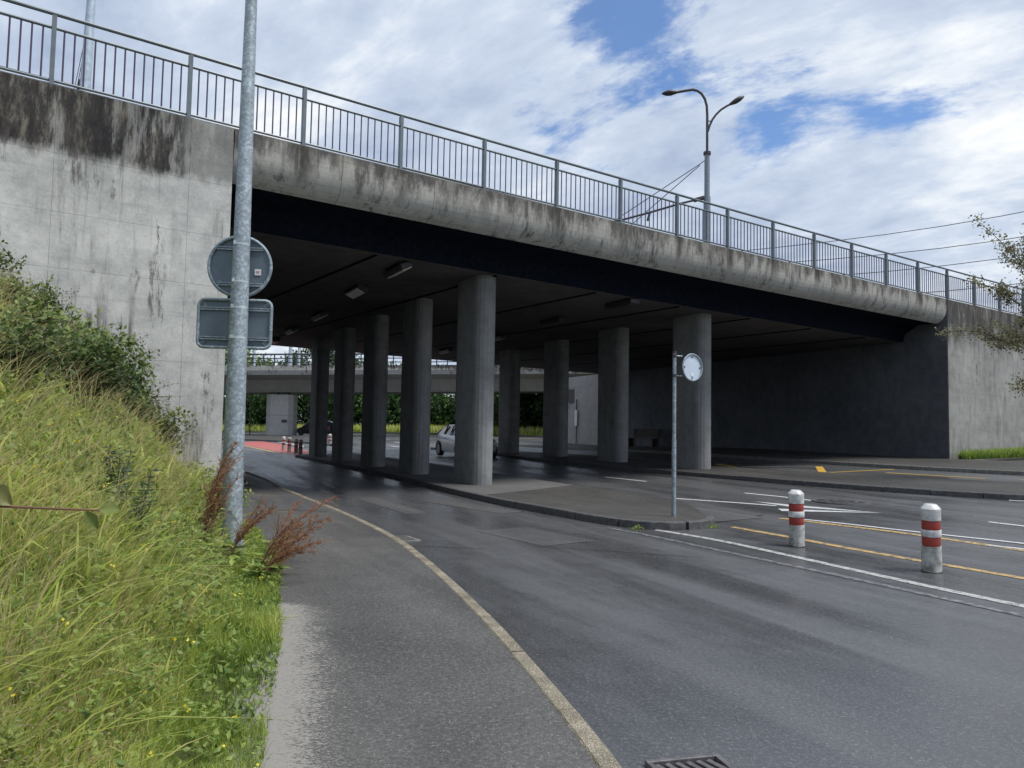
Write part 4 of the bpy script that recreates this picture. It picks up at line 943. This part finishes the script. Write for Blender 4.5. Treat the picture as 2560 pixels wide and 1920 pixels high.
def bank_pts(N, dmax=5.5, ymin=.3, ymax=12.6, p=1.6):
    out = []
    while sum(len(o) for o in out) < N:
        y = rng.uniform(ymin, ymax, N*3); d = rng.uniform(-.02, dmax, N*3)**1.0; x = np.interp(y, EY, EX)-d
        r = np.hypot(x, y); v = -(x-X0)*math.sin(H0)+(y-Y0)*math.cos(H0); u = (x-X0)*math.cos(H0)+(y-Y0)*math.sin(H0)
        keep = (rng.uniform(size=N*3) < np.minimum(1, (2.2/np.maximum(r, .5))**p)) & (v < -.03) & (x/np.maximum(y, .1) > -1.15) & (r > .9)
        out.append(np.stack([x[keep], y[keep], d[keep]], -1))
    return np.concatenate(out)[:N]
def mkgrass(N, hr, wr, leanr, tr, name, label, **k):
    b = bank_pts(N, **k); x, y, d = b.T; r = np.hypot(x, y)
    # tall clumps in the middle of the bank, short tufts by the footway
    cl = .5+.5*np.sin(x*2.3+1.1)*np.sin(y*1.9+.4)
    edge = np.clip(d/.9, .28, 1)*np.clip(1.25-d/3.2, .45, 1)
    pn = np.sin(x*5.1+np.sin(y*3.7)*2)*np.sin(y*4.3+np.sin(x*2.9)*2); h = rng.uniform(*hr, N)*edge*(.6+.6*cl)*(1+.35*pn); az = rng.normal(-.35, 1.5, N)+1.6*np.sin(x*1.7+y*2.9)*np.sin(y*1.3-x); lean = rng.uniform(*leanr, N)*(.6+.8*cl)
    wd = rng.uniform(*wr, N)*np.clip(r/3.2, .75, 2.6); ti = np.clip(rng.normal(*tr, N)+.25*(cl-.5)-.15*(d < .35)+.14*pn, 0, 1)
    o = blades(N, x, y, tz(x, y)-.01, h, wd, lean, az, ti, name, GRASSM)
    return tag(o, label, 'grass', kind='stuff')
mkgrass(140000, (.08, .30), (.0032, .0085), (.1, 1.0), (.45, .28), 'grass', 'dense yellow green grass covering the bank')
mkgrass(5500, (.24, .52), (.008, .018), (.4, 1.7), (.38, .18), 'tall_grass', 'long arching grass blades on the bank', p=1.2)
mkgrass(42000, (.22, .62), (.003, .005), (.1, .7), (.38, .2), 'short_grass', 'short tufts of grass along the footway edge', dmax=.42, p=1.3)
# fine seed heads
b = bank_pts(5200, dmax=4.5, p=1.3); x, y, d = b.T; N = len(x)
b2k = b[d > .5]; x, y, d = b2k.T; N = len(x)
az = rng.normal(-.3, .8, N); h = rng.uniform(.4, .7, N)*np.clip(d/1., .5, 1)
tag(blades(N, x, y, tz(x, y), h, np.full(N, .003)*np.clip(np.hypot(x, y)/3, 1, 2.4), rng.uniform(.4, 1.1, N), az, rng.uniform(.75, 1, N), 'dry_grass', GRASSM), 'thin straw coloured stalks standing above the green grass', 'grass', kind='stuff')
# feathery seed panicles at the tips of some
m_ = 900; x, y, h, az = x[:m_], y[:m_], h[:m_], az[:m_]; C = []; Dd = []
for i in range(m_):
    for t in np.linspace(.74, 1.03, 20):
        le = .75; out = le*h[i]*t**1.7
        p = np.array([x[i]+math.cos(az[i])*out, y[i]+math.sin(az[i])*out, float(tz(x[i], y[i]))+h[i]*t*(1-.32*le*t**1.5)])
        C.append(p+rng.normal(0, .008, 3)); Dd.append(np.array([math.cos(az[i]), math.sin(az[i]), .1])+rng.normal(0, .4, 3))
C = np.array(C); Dd = np.array(Dd)
tag(leaves(C, rng.normal(size=C.shape), rng.uniform(.008, .020, len(C)), rng.uniform(0, 1, len(C)), 'seed_heads', SEEDM, None, .25, .05, Dd), 'beige seed heads among the tall grass', 'seed heads', kind='stuff')
# broad weeds low in the grass
b = bank_pts(22000, dmax=4.2, p=1.4); x, y, d = b.T; N = len(x); C = np.stack([x, y, tz(x, y)+rng.uniform(.02, .26, N)*np.clip(d/.5, .3, 1)], -1)
Nn = rng.normal(size=(N, 3))*.5+np.array([0, -.3, 1.]); tag(leaves(C, Nn, rng.uniform(.012, .04, N)*np.clip(np.hypot(x, y)/3, .8, 2), rng.uniform(0, .9, N), 'weed_leaves', DOCKL, None, .6, .2), 'low broad leaved weeds in the grass bank', 'weeds', kind='stuff')
b = bank_pts(150, dmax=2.6, ymin=2, p=1.2); x, y, d = b.T; C = np.repeat(np.stack([x, y, tz(x, y)+.14+.16*np.clip(d, 0, 1)], -1), 4, 0)+rng.normal(0, .008, (600, 3))
tag(leaves(C, rng.normal(size=C.shape), np.full(len(C), .014), rng.uniform(0, 1, len(C)), 'yellow_flowers', YELF, None, .9, .2), 'tiny yellow flowers dotted over the grass bank', 'flowers', kind='stuff')
tb_ = bank_pts(260, dmax=3.4, ymin=1.6, p=1.0); C = []; Dr = []
for x, y, d in tb_:
    hh = rng.uniform(.15, .38)*min(1, d/.6+.4); z = float(tz(x, y)); la = rng.uniform(0, 6.28)
    for t in np.linspace(.15, 1, 11):
        for q in range(2):
            a_ = la+t*9+q*3.1; C.append([x+.05*t*math.cos(la)+.018*math.cos(a_), y+.05*t*math.sin(la)+.018*math.sin(a_), z+hh*t]); Dr.append([math.cos(a_), math.sin(a_), .45])
C = np.array(C); Dr = np.array(Dr); tag(leaves(C, rng.normal(0, .3, C.shape)+np.array([0, 0, 1.]), rng.uniform(.03, .065, len(C)), np.clip(rng.normal(.5, .3, len(C)), 0, 1), 'leafy_weeds', DOCKL, None, .38, .25, Dr), 'upright leafy weeds scattered through the bank', 'weeds', kind='stuff')
# grass strips at the right wall and along the far verge
def gpatch(N, pl0, pl1, hr, wd, tr, name, lab, tpal=GRASSM):
    t = rng.uniform(0, 1, N); q = rng.uniform(0, 1, N)
    i0 = np.array(resample(pl0, 200)); i1 = np.array(resample(pl1, 200)); k = (t*199).astype(int)
    x = i0[k, 0]*(1-q)+i1[k, 0]*q+rng.normal(0, .03, N); y = i0[k, 1]*(1-q)+i1[k, 1]*q+rng.normal(0, .03, N); z = np.array([gz(a_, b_) for a_, b_ in zip(x, y)])+.1
    return tag(blades(N, x, y, z, rng.uniform(*hr, N), np.full(N, wd), rng.uniform(.1, .8, N), rng.uniform(0, 6.28, N), np.clip(rng.normal(*tr, N), 0, 1), name, tpal), lab, 'grass', kind='stuff')
gpatch(9000, [P(26.75, -.2), P(30, -.2), P(36, -.2)], [P(26.75, -.45), P(30, -1.25), P(36, -2.0)], (.12, .42), .018, (.1, .12), 'grass', 'dark green grass strip at the foot of the right wall')
gpatch(14000, [(-44, 93.6), (-20, 90.6), (-6, 80.6), (4, 69.6), (9, 62.6)], [(-44, 99), (-20, 96), (-5, 87), (7, 76), (13, 68)], (.4, 1.2), .10, (.5, .2), 'grass', 'rough yellow green grass on the far verge beyond the bridges')

# ---- shrubs / trees
def limb(mb, p0, p1, r0, r1, bend=.1, n=5):
    p0 = Vector(p0); p1 = Vector(p1); m_ = (p0+p1)/2+Vector(rng.normal(0, bend, 3))*(p1-p0).length
    pts = [p0.lerp(m_, t).lerp(m_.lerp(p1, t), t) for t in np.linspace(0, 1, n)]; mb.tube(pts, r0, 6, r1=r1); return pts
def tree(name, lab, loc, H_, R0, trunk_h, nleaf, lsize, mat, cat='tree', group=None, nl=9, gaps=.5, squash=.8, trunk_r=.15, seedlean=(0, 0), low=0):
    e_ = empty(name, loc, lab, cat, group); tips = []
    mb = MB(); top = Vector((seedlean[0], seedlean[1], H_*.8)); limb(mb, (0, 0, -.2), top, trunk_r, trunk_r*.25, .04, 8)
    for k in range(nl):
        t = rng.uniform(trunk_h/H_, .8); a_ = k*2.4+rng.uniform(-.4, .4); rr = R0*rng.uniform(.55, 1.)*(1.05-abs(t-.5))
        b0 = Vector((seedlean[0]*t, seedlean[1]*t, H_*t)); b1 = b0+Vector((math.cos(a_)*rr, math.sin(a_)*rr, H_*rng.uniform(.05, .22)))
        pts = limb(mb, b0, b1, trunk_r*.35, .012, .08); tips += [pts[2], pts[3], pts[4]]
        for q in range(3):
            bb = pts[rng.integers(2, 5)]; b2_ = bb+Vector(rng.normal(0, 1, 3)).normalized()*rr*.45; limb(mb, bb, b2_, trunk_r*.12, .008, .1, 3); tips.append(b2_)
    tips.append(top); mb.build('trunk', BARK, e_, smooth=True)
    if low: tips += [Vector((R0*q*math.cos(a_), R0*q*math.sin(a_), z_)) for z_ in (.6, 1.5, 2.6, 3.8) for q in (.4, .8) for a_ in np.arange(0, 6.2, 1.05)]
    tips = np.array([list(t) for t in tips]); cl = tips[rng.integers(0, len(tips), nleaf)]
    cr_ = R0*gaps*rng.uniform(.35, 1., nleaf)[:, None]
    dirv = rng.normal(size=(nleaf, 3)); dirv /= np.linalg.norm(dirv, axis=1)[:, None]; dirv[:, 2] *= squash
    C = cl+dirv*cr_*rng.uniform(0, 1, nleaf)[:, None]**.4
    C[:, 2] = np.maximum(C[:, 2], .15)
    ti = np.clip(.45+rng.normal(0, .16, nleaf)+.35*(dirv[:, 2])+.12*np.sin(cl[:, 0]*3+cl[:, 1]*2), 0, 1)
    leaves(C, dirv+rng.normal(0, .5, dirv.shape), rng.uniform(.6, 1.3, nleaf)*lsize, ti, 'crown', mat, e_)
    return e_
FT = [(-40, 104, 13, 5.2, 1), (-34.5, 100, 12.5, 4.6, 1), (-31, 97, 8.2, 4.0, 0), (-27, 101, 9.5, 4.6, 0), (-22, 99, 8.6, 4.4, 0), (-17, 98, 8.2, 4.2, 0), (-12, 95, 8.0, 4.4, 0), (-7, 92, 7.6, 4.0, 0), (-2.5, 87, 7.6, 4.2, 0), (2, 82, 8.2, 4.4, 2), (7, 78, 8.5, 4.6, 2), (12, 74, 9, 4.8, 0), (-45, 98, 11, 5, 0)]
FL = ['bright green tall tree above the far railing, farthest left', 'bright yellow green tree rising behind the distant railing', 'dark bushy tree left behind the distant pale pier', 'dark tree behind the distant pale pier', 'dark tree right behind the black car', 'dark hedge tree seen between the two farthest left piers', 'hedge tree seen between the third and fourth left piers', 'dense tree behind the silver car tail', 'green tree just left of the nearest pier', 'mid green tree seen right of the nearest pier', 'lit green tree seen left of the farthest right pier', 'dark tree hidden by the right row of piers', 'dark tree at the far left end of the hedge']
for (x, y, h, r, k), lab in zip(FT, FL):
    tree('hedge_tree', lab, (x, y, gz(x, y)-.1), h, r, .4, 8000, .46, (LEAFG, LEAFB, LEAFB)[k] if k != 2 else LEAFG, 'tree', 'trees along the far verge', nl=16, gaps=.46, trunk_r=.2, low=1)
# taller row well behind, dull tops over the second bridge
for x, y, h, lab in ((-28, 122, 14, 'hazy tree far behind the pair of masts'), (-20, 124, 13.2, 'small far tree above the distant railing'), (-36, 126, 15, 'large far tree behind the bright one')):
    tree('far_tree', lab, (x, y, gz(x, y)-.1), h, 5., 2, 5000, .55, LEAFG, 'tree', 'trees along the far verge', nl=12, gaps=.5, trunk_r=.25)
# sparse purple-leaved tree at the right edge
tr = empty('street_tree', (13.75, 18.0, gz(13.75, 18.0)), 'thin tree with sparse purple brown leaves at the right edge', 'tree')
mb = MB(); tips = []
ts = limb(mb, (0, 0, -.1), (-.1, .1, 5.9), .11, .02, .015, 9)
for (z0, dx, dy, dz_) in ((1.9, -2.0, -.6, .35), (2.2, 1.7, .5, .7), (2.6, -2.3, .2, 1.05), (3.0, .3, -1.5, 1.2), (3.5, 1.8, -.2, 1.2), (3.6, -1.75, -.1, 2.0), (4.0, .7, .8, 1.4), (4.1, -1.3, .4, 1.6), (4.4, 1.0, -.5, 1.2), (4.9, -.6, -.5, 1.0), (3.1, -1.2, .9, .6), (3.4, -1.6, .5, 1.3), (3.9, -1.0, -.5, 1.9)):
    p0 = Vector((-.1*z0/6.9, .1*z0/6.9, z0)); pts = limb(mb, p0, p0+Vector((dx, dy, dz_)), .032, .007, .07, 7); tips += pts[2:]
    for q in range(6):
        bb = pts[rng.integers(2, 7)]; e2 = bb+Vector((dx*.2, dy*.2, dz_*.2))+Vector(rng.normal(0, .28, 3)); pp = limb(mb, bb, e2, .010, .004, .1, 4); tips += pp[1:]
tips += ts[6:]
mb.build('trunk', BARK, tr, smooth=True)
tips = np.array([list(t) for t in tips]); n = 13000; C = tips[rng.integers(0, len(tips), n)]+rng.normal(0, .09, (n, 3))
leaves(C, rng.normal(size=(n, 3))+np.array([0, 0, .6]), rng.uniform(.045, .09, n), np.clip(rng.normal(.6, .28, n), 0, 1), 'crown', LEAFR, tr, .6)

# ---- brambles and shrubs against the left wall
def bramble(x, y, R0, H_, lab, nleaf=6000, mat=LEAFD, ls=.055, group='brambles along the wall'):
    z = float(tz(x, y)); e_ = empty('bramble_bush', (x, y, z-.05), lab, 'bush', group); mb = MB(); tips = []
    for k in range(26):
        a_ = rng.uniform(0, 6.28); l = R0*rng.uniform(.5, 1.15); hh = H_*rng.uniform(.5, 1.15); hh *= rng.uniform(.6, 1.35); pts = [Vector((math.cos(a_)*l*t, math.sin(a_)*l*t*.7, hh*math.sin(t*2.3)/1.0+rng.uniform(-.02, .02))) for t in np.linspace(0, 1, 7)]
        mb.tube(pts, .006, 4, r1=.002); tips += pts[1:]
    mb.build('canes', STEMM, e_); T_ = np.array([list(t) for t in tips]); C = T_[rng.integers(0, len(T_), nleaf)]+rng.normal(0, .075, (nleaf, 3))
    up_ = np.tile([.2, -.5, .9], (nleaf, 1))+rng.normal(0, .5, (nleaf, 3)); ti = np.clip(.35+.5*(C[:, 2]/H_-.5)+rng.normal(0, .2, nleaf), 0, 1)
    leaves(C, up_, rng.uniform(.6, 1.4, nleaf)*ls, ti, 'leaves', mat, e_, .65); return e_
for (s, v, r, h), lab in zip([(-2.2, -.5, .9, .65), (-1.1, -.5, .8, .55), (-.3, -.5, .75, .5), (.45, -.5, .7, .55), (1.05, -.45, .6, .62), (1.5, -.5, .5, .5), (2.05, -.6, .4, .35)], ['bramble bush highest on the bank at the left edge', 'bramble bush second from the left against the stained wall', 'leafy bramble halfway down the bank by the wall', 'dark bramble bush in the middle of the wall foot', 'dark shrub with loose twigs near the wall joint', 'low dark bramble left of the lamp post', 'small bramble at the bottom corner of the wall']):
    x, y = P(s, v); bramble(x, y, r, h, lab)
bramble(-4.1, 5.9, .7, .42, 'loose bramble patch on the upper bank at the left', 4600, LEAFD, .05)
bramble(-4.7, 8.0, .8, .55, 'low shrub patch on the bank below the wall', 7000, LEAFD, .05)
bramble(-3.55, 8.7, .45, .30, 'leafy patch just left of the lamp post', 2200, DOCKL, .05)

# twiggy sprays reaching over the wall
def spray(x, y, z, d, L, lab, n=9, mat=LEAFD):
    e_ = empty('twig_spray', (x, y, z), lab, 'shrub', 'loose twigs over the bank'); mb = MB(); C = []
    for k in range(n):
        dd = (Vector(d).normalized()+Vector(rng.normal(0, .33, 3))).normalized(); l = L*rng.uniform(.5, 1.1); pts = [dd*l*t+Vector((0, 0, -.25*l*t*t)) for t in np.linspace(0, 1, 8)]
        mb.tube(pts, .004, 4, r1=.0015)
        for p in pts[2:]:
            for q in range(4): C.append(np.array(p)+rng.normal(0, .025, 3))
    mb.build('twigs', STEMM, e_); C = np.array(C); leaves(C, rng.normal(size=C.shape)+np.array([0, -.3, .7]), rng.uniform(.018, .04, len(C)), np.clip(rng.normal(.4, .25, len(C)), 0, 1), 'leaves', mat, e_, .5)
for (s, v, z, d, L), lab in zip([(.75, -.5, 2.35, (.9, -.1, .75), .8), (1.25, -.5, 1.75, (1, -.1, .35), .8), (-.1, -.6, 3.1, (.9, 0, .3), .9), (-1.2, -.8, 3.6, (.8, -.1, .35), .7), (1.7, -.6, 1.1, (.6, -.2, .8), .5)], ['loose shoot rising at the middle of the wall', 'drooping spray right of the wall joint', 'long spray pointing right high on the bank', 'leafy spray at the upper left edge', 'short shoot beside the wall bottom']):
    x, y = P(s, v); spray(x, y, z, d, L, lab, 9 if L > .6 else 7)

# ---- rusty docks by the lamp post, reaching over the footway
def dock(x, y, lean, Hh, lab, nst=5):
    z = float(tz(x, y)); e_ = empty('dock_plant', (x, y, z), lab, 'weed', 'rust coloured docks'); mb = MB(); C = []; Dr = []; L = []
    for k in range(nst):
        az = rng.normal(math.atan2(lean[1], lean[0]), .35); le = math.hypot(*lean)*rng.uniform(.6, 1.25); h = Hh*rng.uniform(.75, 1.15)
        pts = [Vector((math.cos(az)*le*h*t**1.6, math.sin(az)*le*h*t**1.6, h*t*(1-.3*le*t))) for t in np.linspace(0, 1, 10)]; mb.tube(pts, .006, 5, r1=.002)
        for i in range(4, 10):
            p = pts[i]
            for q in range(3):
                dd = (pts[i]-pts[i-1]).normalized()*.9+Vector(rng.normal(0, .45, 3)); l = rng.uniform(.06, .17)*(1.15-i/12)
                sub = [p+dd*l*t for t in np.linspace(0, 1, 5)]; mb.tube([sub[0], sub[-1]], .0022, 3)
                for sp_ in sub[1:]:
                    for w_ in range(6): C.append(np.array(sp_)+rng.normal(0, .008, 3)); Dr.append(np.array(dd)+rng.normal(0, .5, 3))
        for i in (1, 2, 3):
            for q in range(3): L.append((np.array(pts[i]), rng.normal(0, 1, 3)*np.array([1, 1, .3])))
    mb.build('stems', STEMM, e_); C = np.array(C); Dr = np.array(Dr)
    leaves(C, rng.normal(size=C.shape), rng.uniform(.007, .013, len(C)), np.clip(rng.normal(.5, .25, len(C)), 0, 1), 'seed_spikes', DOCK, e_, .6, .3, Dr)
    LC = np.array([a+b/np.linalg.norm(b)*.08 for a, b in L]); LD = np.array([b for a, b in L]); leaves(LC, rng.normal(size=LC.shape)*.3+np.array([0, 0, 1]), rng.uniform(.12, .22, len(LC)), rng.uniform(0, 1, len(LC)), 'leaves', DOCKL, e_, .3, .2, LD)
for a_, lab in (((-2.22, 7.0, (.75, .10), .58), 'rust red dock reaching farthest over the footway'), ((-2.42, 7.7, (.7, .3), .72), 'rust red dock just right of the lamp post'), ((-2.20, 6.6, (.85, .0), .52), 'lowest dock leaning over the footway with orange spikes'), ((-2.80, 6.9, (.25, .2), .84), 'upright dock with red tips left of the lamp post'), ((-2.52, 6.8, (.5, .1), .60), 'brown dock low in front of the lamp post'), ((-2.36, 7.3, (.8, .35), .58), 'spreading dock with fine red ends over the kerb side'), ((-2.62, 6.5, (.3, -.1), .66), 'reddish dock standing left and in front of the lamp post')): dock(*a_, lab, 6)
# ---- grey green thistle
def thistle(x, y, h, lab):
    z = float(tz(x, y)); e_ = empty('thistle', (x, y, z), lab, 'weed'); mb = MB(); C = []; Dr = []
    for k in range(7):
        a_ = rng.uniform(0, 6.28); l = h*rng.uniform(.6, 1); pts = [Vector((math.cos(a_)*.22*t*h, math.sin(a_)*.18*t*h, l*t)) for t in np.linspace(0, 1, 12)]; mb.tube(pts, .006, 5, r1=.003)
        for p in pts[2:]:
            for q in range(9): dd = np.append(rng.normal(0, 1, 2), .3); C.append(np.array(p)+dd*.022); Dr.append(dd)
    mb.build('stems', simple('thistle_stem', (.07, .10, .06), .7), e_); C = np.array(C); leaves(C, rng.normal(size=C.shape), rng.uniform(.03, .06, len(C)), rng.uniform(0, 1, len(C)), 'leaves', THIS, e_, .2, .2, np.array(Dr))
thistle(-2.42, 4.9, .52, 'tall grey green thistle left of the lamp post'); thistle(-2.75, 5.3, .42, 'smaller thistle standing behind the tall one')
# ---- bramble cane close to the camera
cn = empty('bramble_cane', (-1.02, 1.32, 1.34), 'single thorny cane with large folded leaves close to the camera', 'bramble')
mb = MB(); cp_ = [Vector((-.25, .0, .015)), Vector((0, 0, .006)), Vector((.08, .02, .006)), Vector((.2, .05, -.001)), Vector((.27, .07, -.005))]; mb.tube(cp_, .0032, 6, r1=.0016); mb.tube([cp_[2], cp_[2]+Vector((.03, 0, .035))], .002, 5); mb.build('cane', STEMM, cn, smooth=True)
BLM = foliage('big_leaf', [(0, (.05, .13, .07)), (.5, (.16, .22, .05)), (1, (.24, .22, .09))], .3)
def bigleaf(c, d, nrm, L, Wd, ti, lab=None):
    c = Vector(c); d = Vector(d).normalized(); nrm = Vector(nrm).normalized(); b = d.cross(nrm).normalized(); vs = []; ts_ = np.linspace(0, 1, 9)
    for t in ts_:
        wv = Wd*math.sin(math.pi*min(1, t*.92+.05))**.7*(1+.12*math.sin(t*40)); drop = -.18*L*t*t
        for q in (-1, -.5, 0, .5, 1): vs.append(c+d*L*t+b*wv*q*.5+nrm*(abs(q)*.16*Wd+drop+.05*Wd*math.sin(t*22)*(abs(q))))
    n = len(ts_); V = np.array([list(v) for v in vs]); f = [(i*5+k, i*5+k+1, (i+1)*5+k+1, (i+1)*5+k) for i in range(n-1) for k in range(4)]
    o = raw_mesh('leaf', V, np.array(f).ravel(), np.arange(len(f))*4, np.full(len(f), 4), BLM, True, np.full(len(V), ti), cn); return o
bigleaf((-.06, 0, .02), (-.5, .1, .3), (.3, -.8, .5), .07, .040, .05); bigleaf((-.07, -.01, .0), (-.3, -.1, -.5), (.2, -.9, .2), .065, .040, .0); bigleaf((.02, .01, .004), (.6, .0, -.35), (.1, -.7, .6), .038, .016, .1)
bigleaf((.10, .02, .038), (-.7, .05, .20), (.1, -.8, .5), .040, .026, .9); bigleaf((.10, .02, .040), (.5, .05, -.45), (.1, -.9, .3), .046, .034, .85); bigleaf((.27, .07, -.004), (.7, .1, .05), (.1, -.8, .6), .034, .026, .62); bigleaf((.25, .06, -.006), (.4, .1, -.7), (.1, -.9, .2), .036, .022, .6)
# ---- weeds by the island tip, litter
def weed(x, y, lab):
    e_ = empty('small_weed', (x, y, gz(x, y)), lab, 'weed', 'weeds by the island kerb'); n = 60; C = rng.normal(0, .05, (n, 3)); C[:, 2] = np.abs(C[:, 2])*.6+.01
    leaves(C, rng.normal(size=C.shape)+np.array([0, 0, 1]), rng.uniform(.02, .05, n), rng.uniform(.2, .9, n), 'leaves', DOCKL, e_, .5)
weed(3.12, 11.6, 'small weed at the tip of the island kerb'); weed(1.9, 11.35, 'tiny weed at the foot of the island kerb left of the post')
n = 130; C = np.zeros((n, 3)); xs_ = rng.uniform(-1, 5.5, n); ys_ = 2.5+rng.uniform(0, 1, n)**1.5*9
C[:, 0] = xs_; C[:, 1] = ys_
def inside_foot(x, y): return x < np.interp(y, [3.2, 5.4, 7, 9.3, 12.4], [.49, -.05, -.52, -1.29, -2.78])
C[:, 2] = np.where(inside_foot(xs_, ys_), .106, np.array([gz(a_, b_) for a_, b_ in zip(xs_, ys_)])+.004)
tag(leaves(C, np.tile([0., 0, 1], (n, 1))+rng.normal(0, .2, (n, 3)), rng.uniform(.005, .014, n), rng.uniform(0, 1, n), 'grit', simple('pale_grit', (.30, .29, .27), .8), None, .7, .3), 'scattered pale grit on the road and footway', 'grit', kind='stuff')
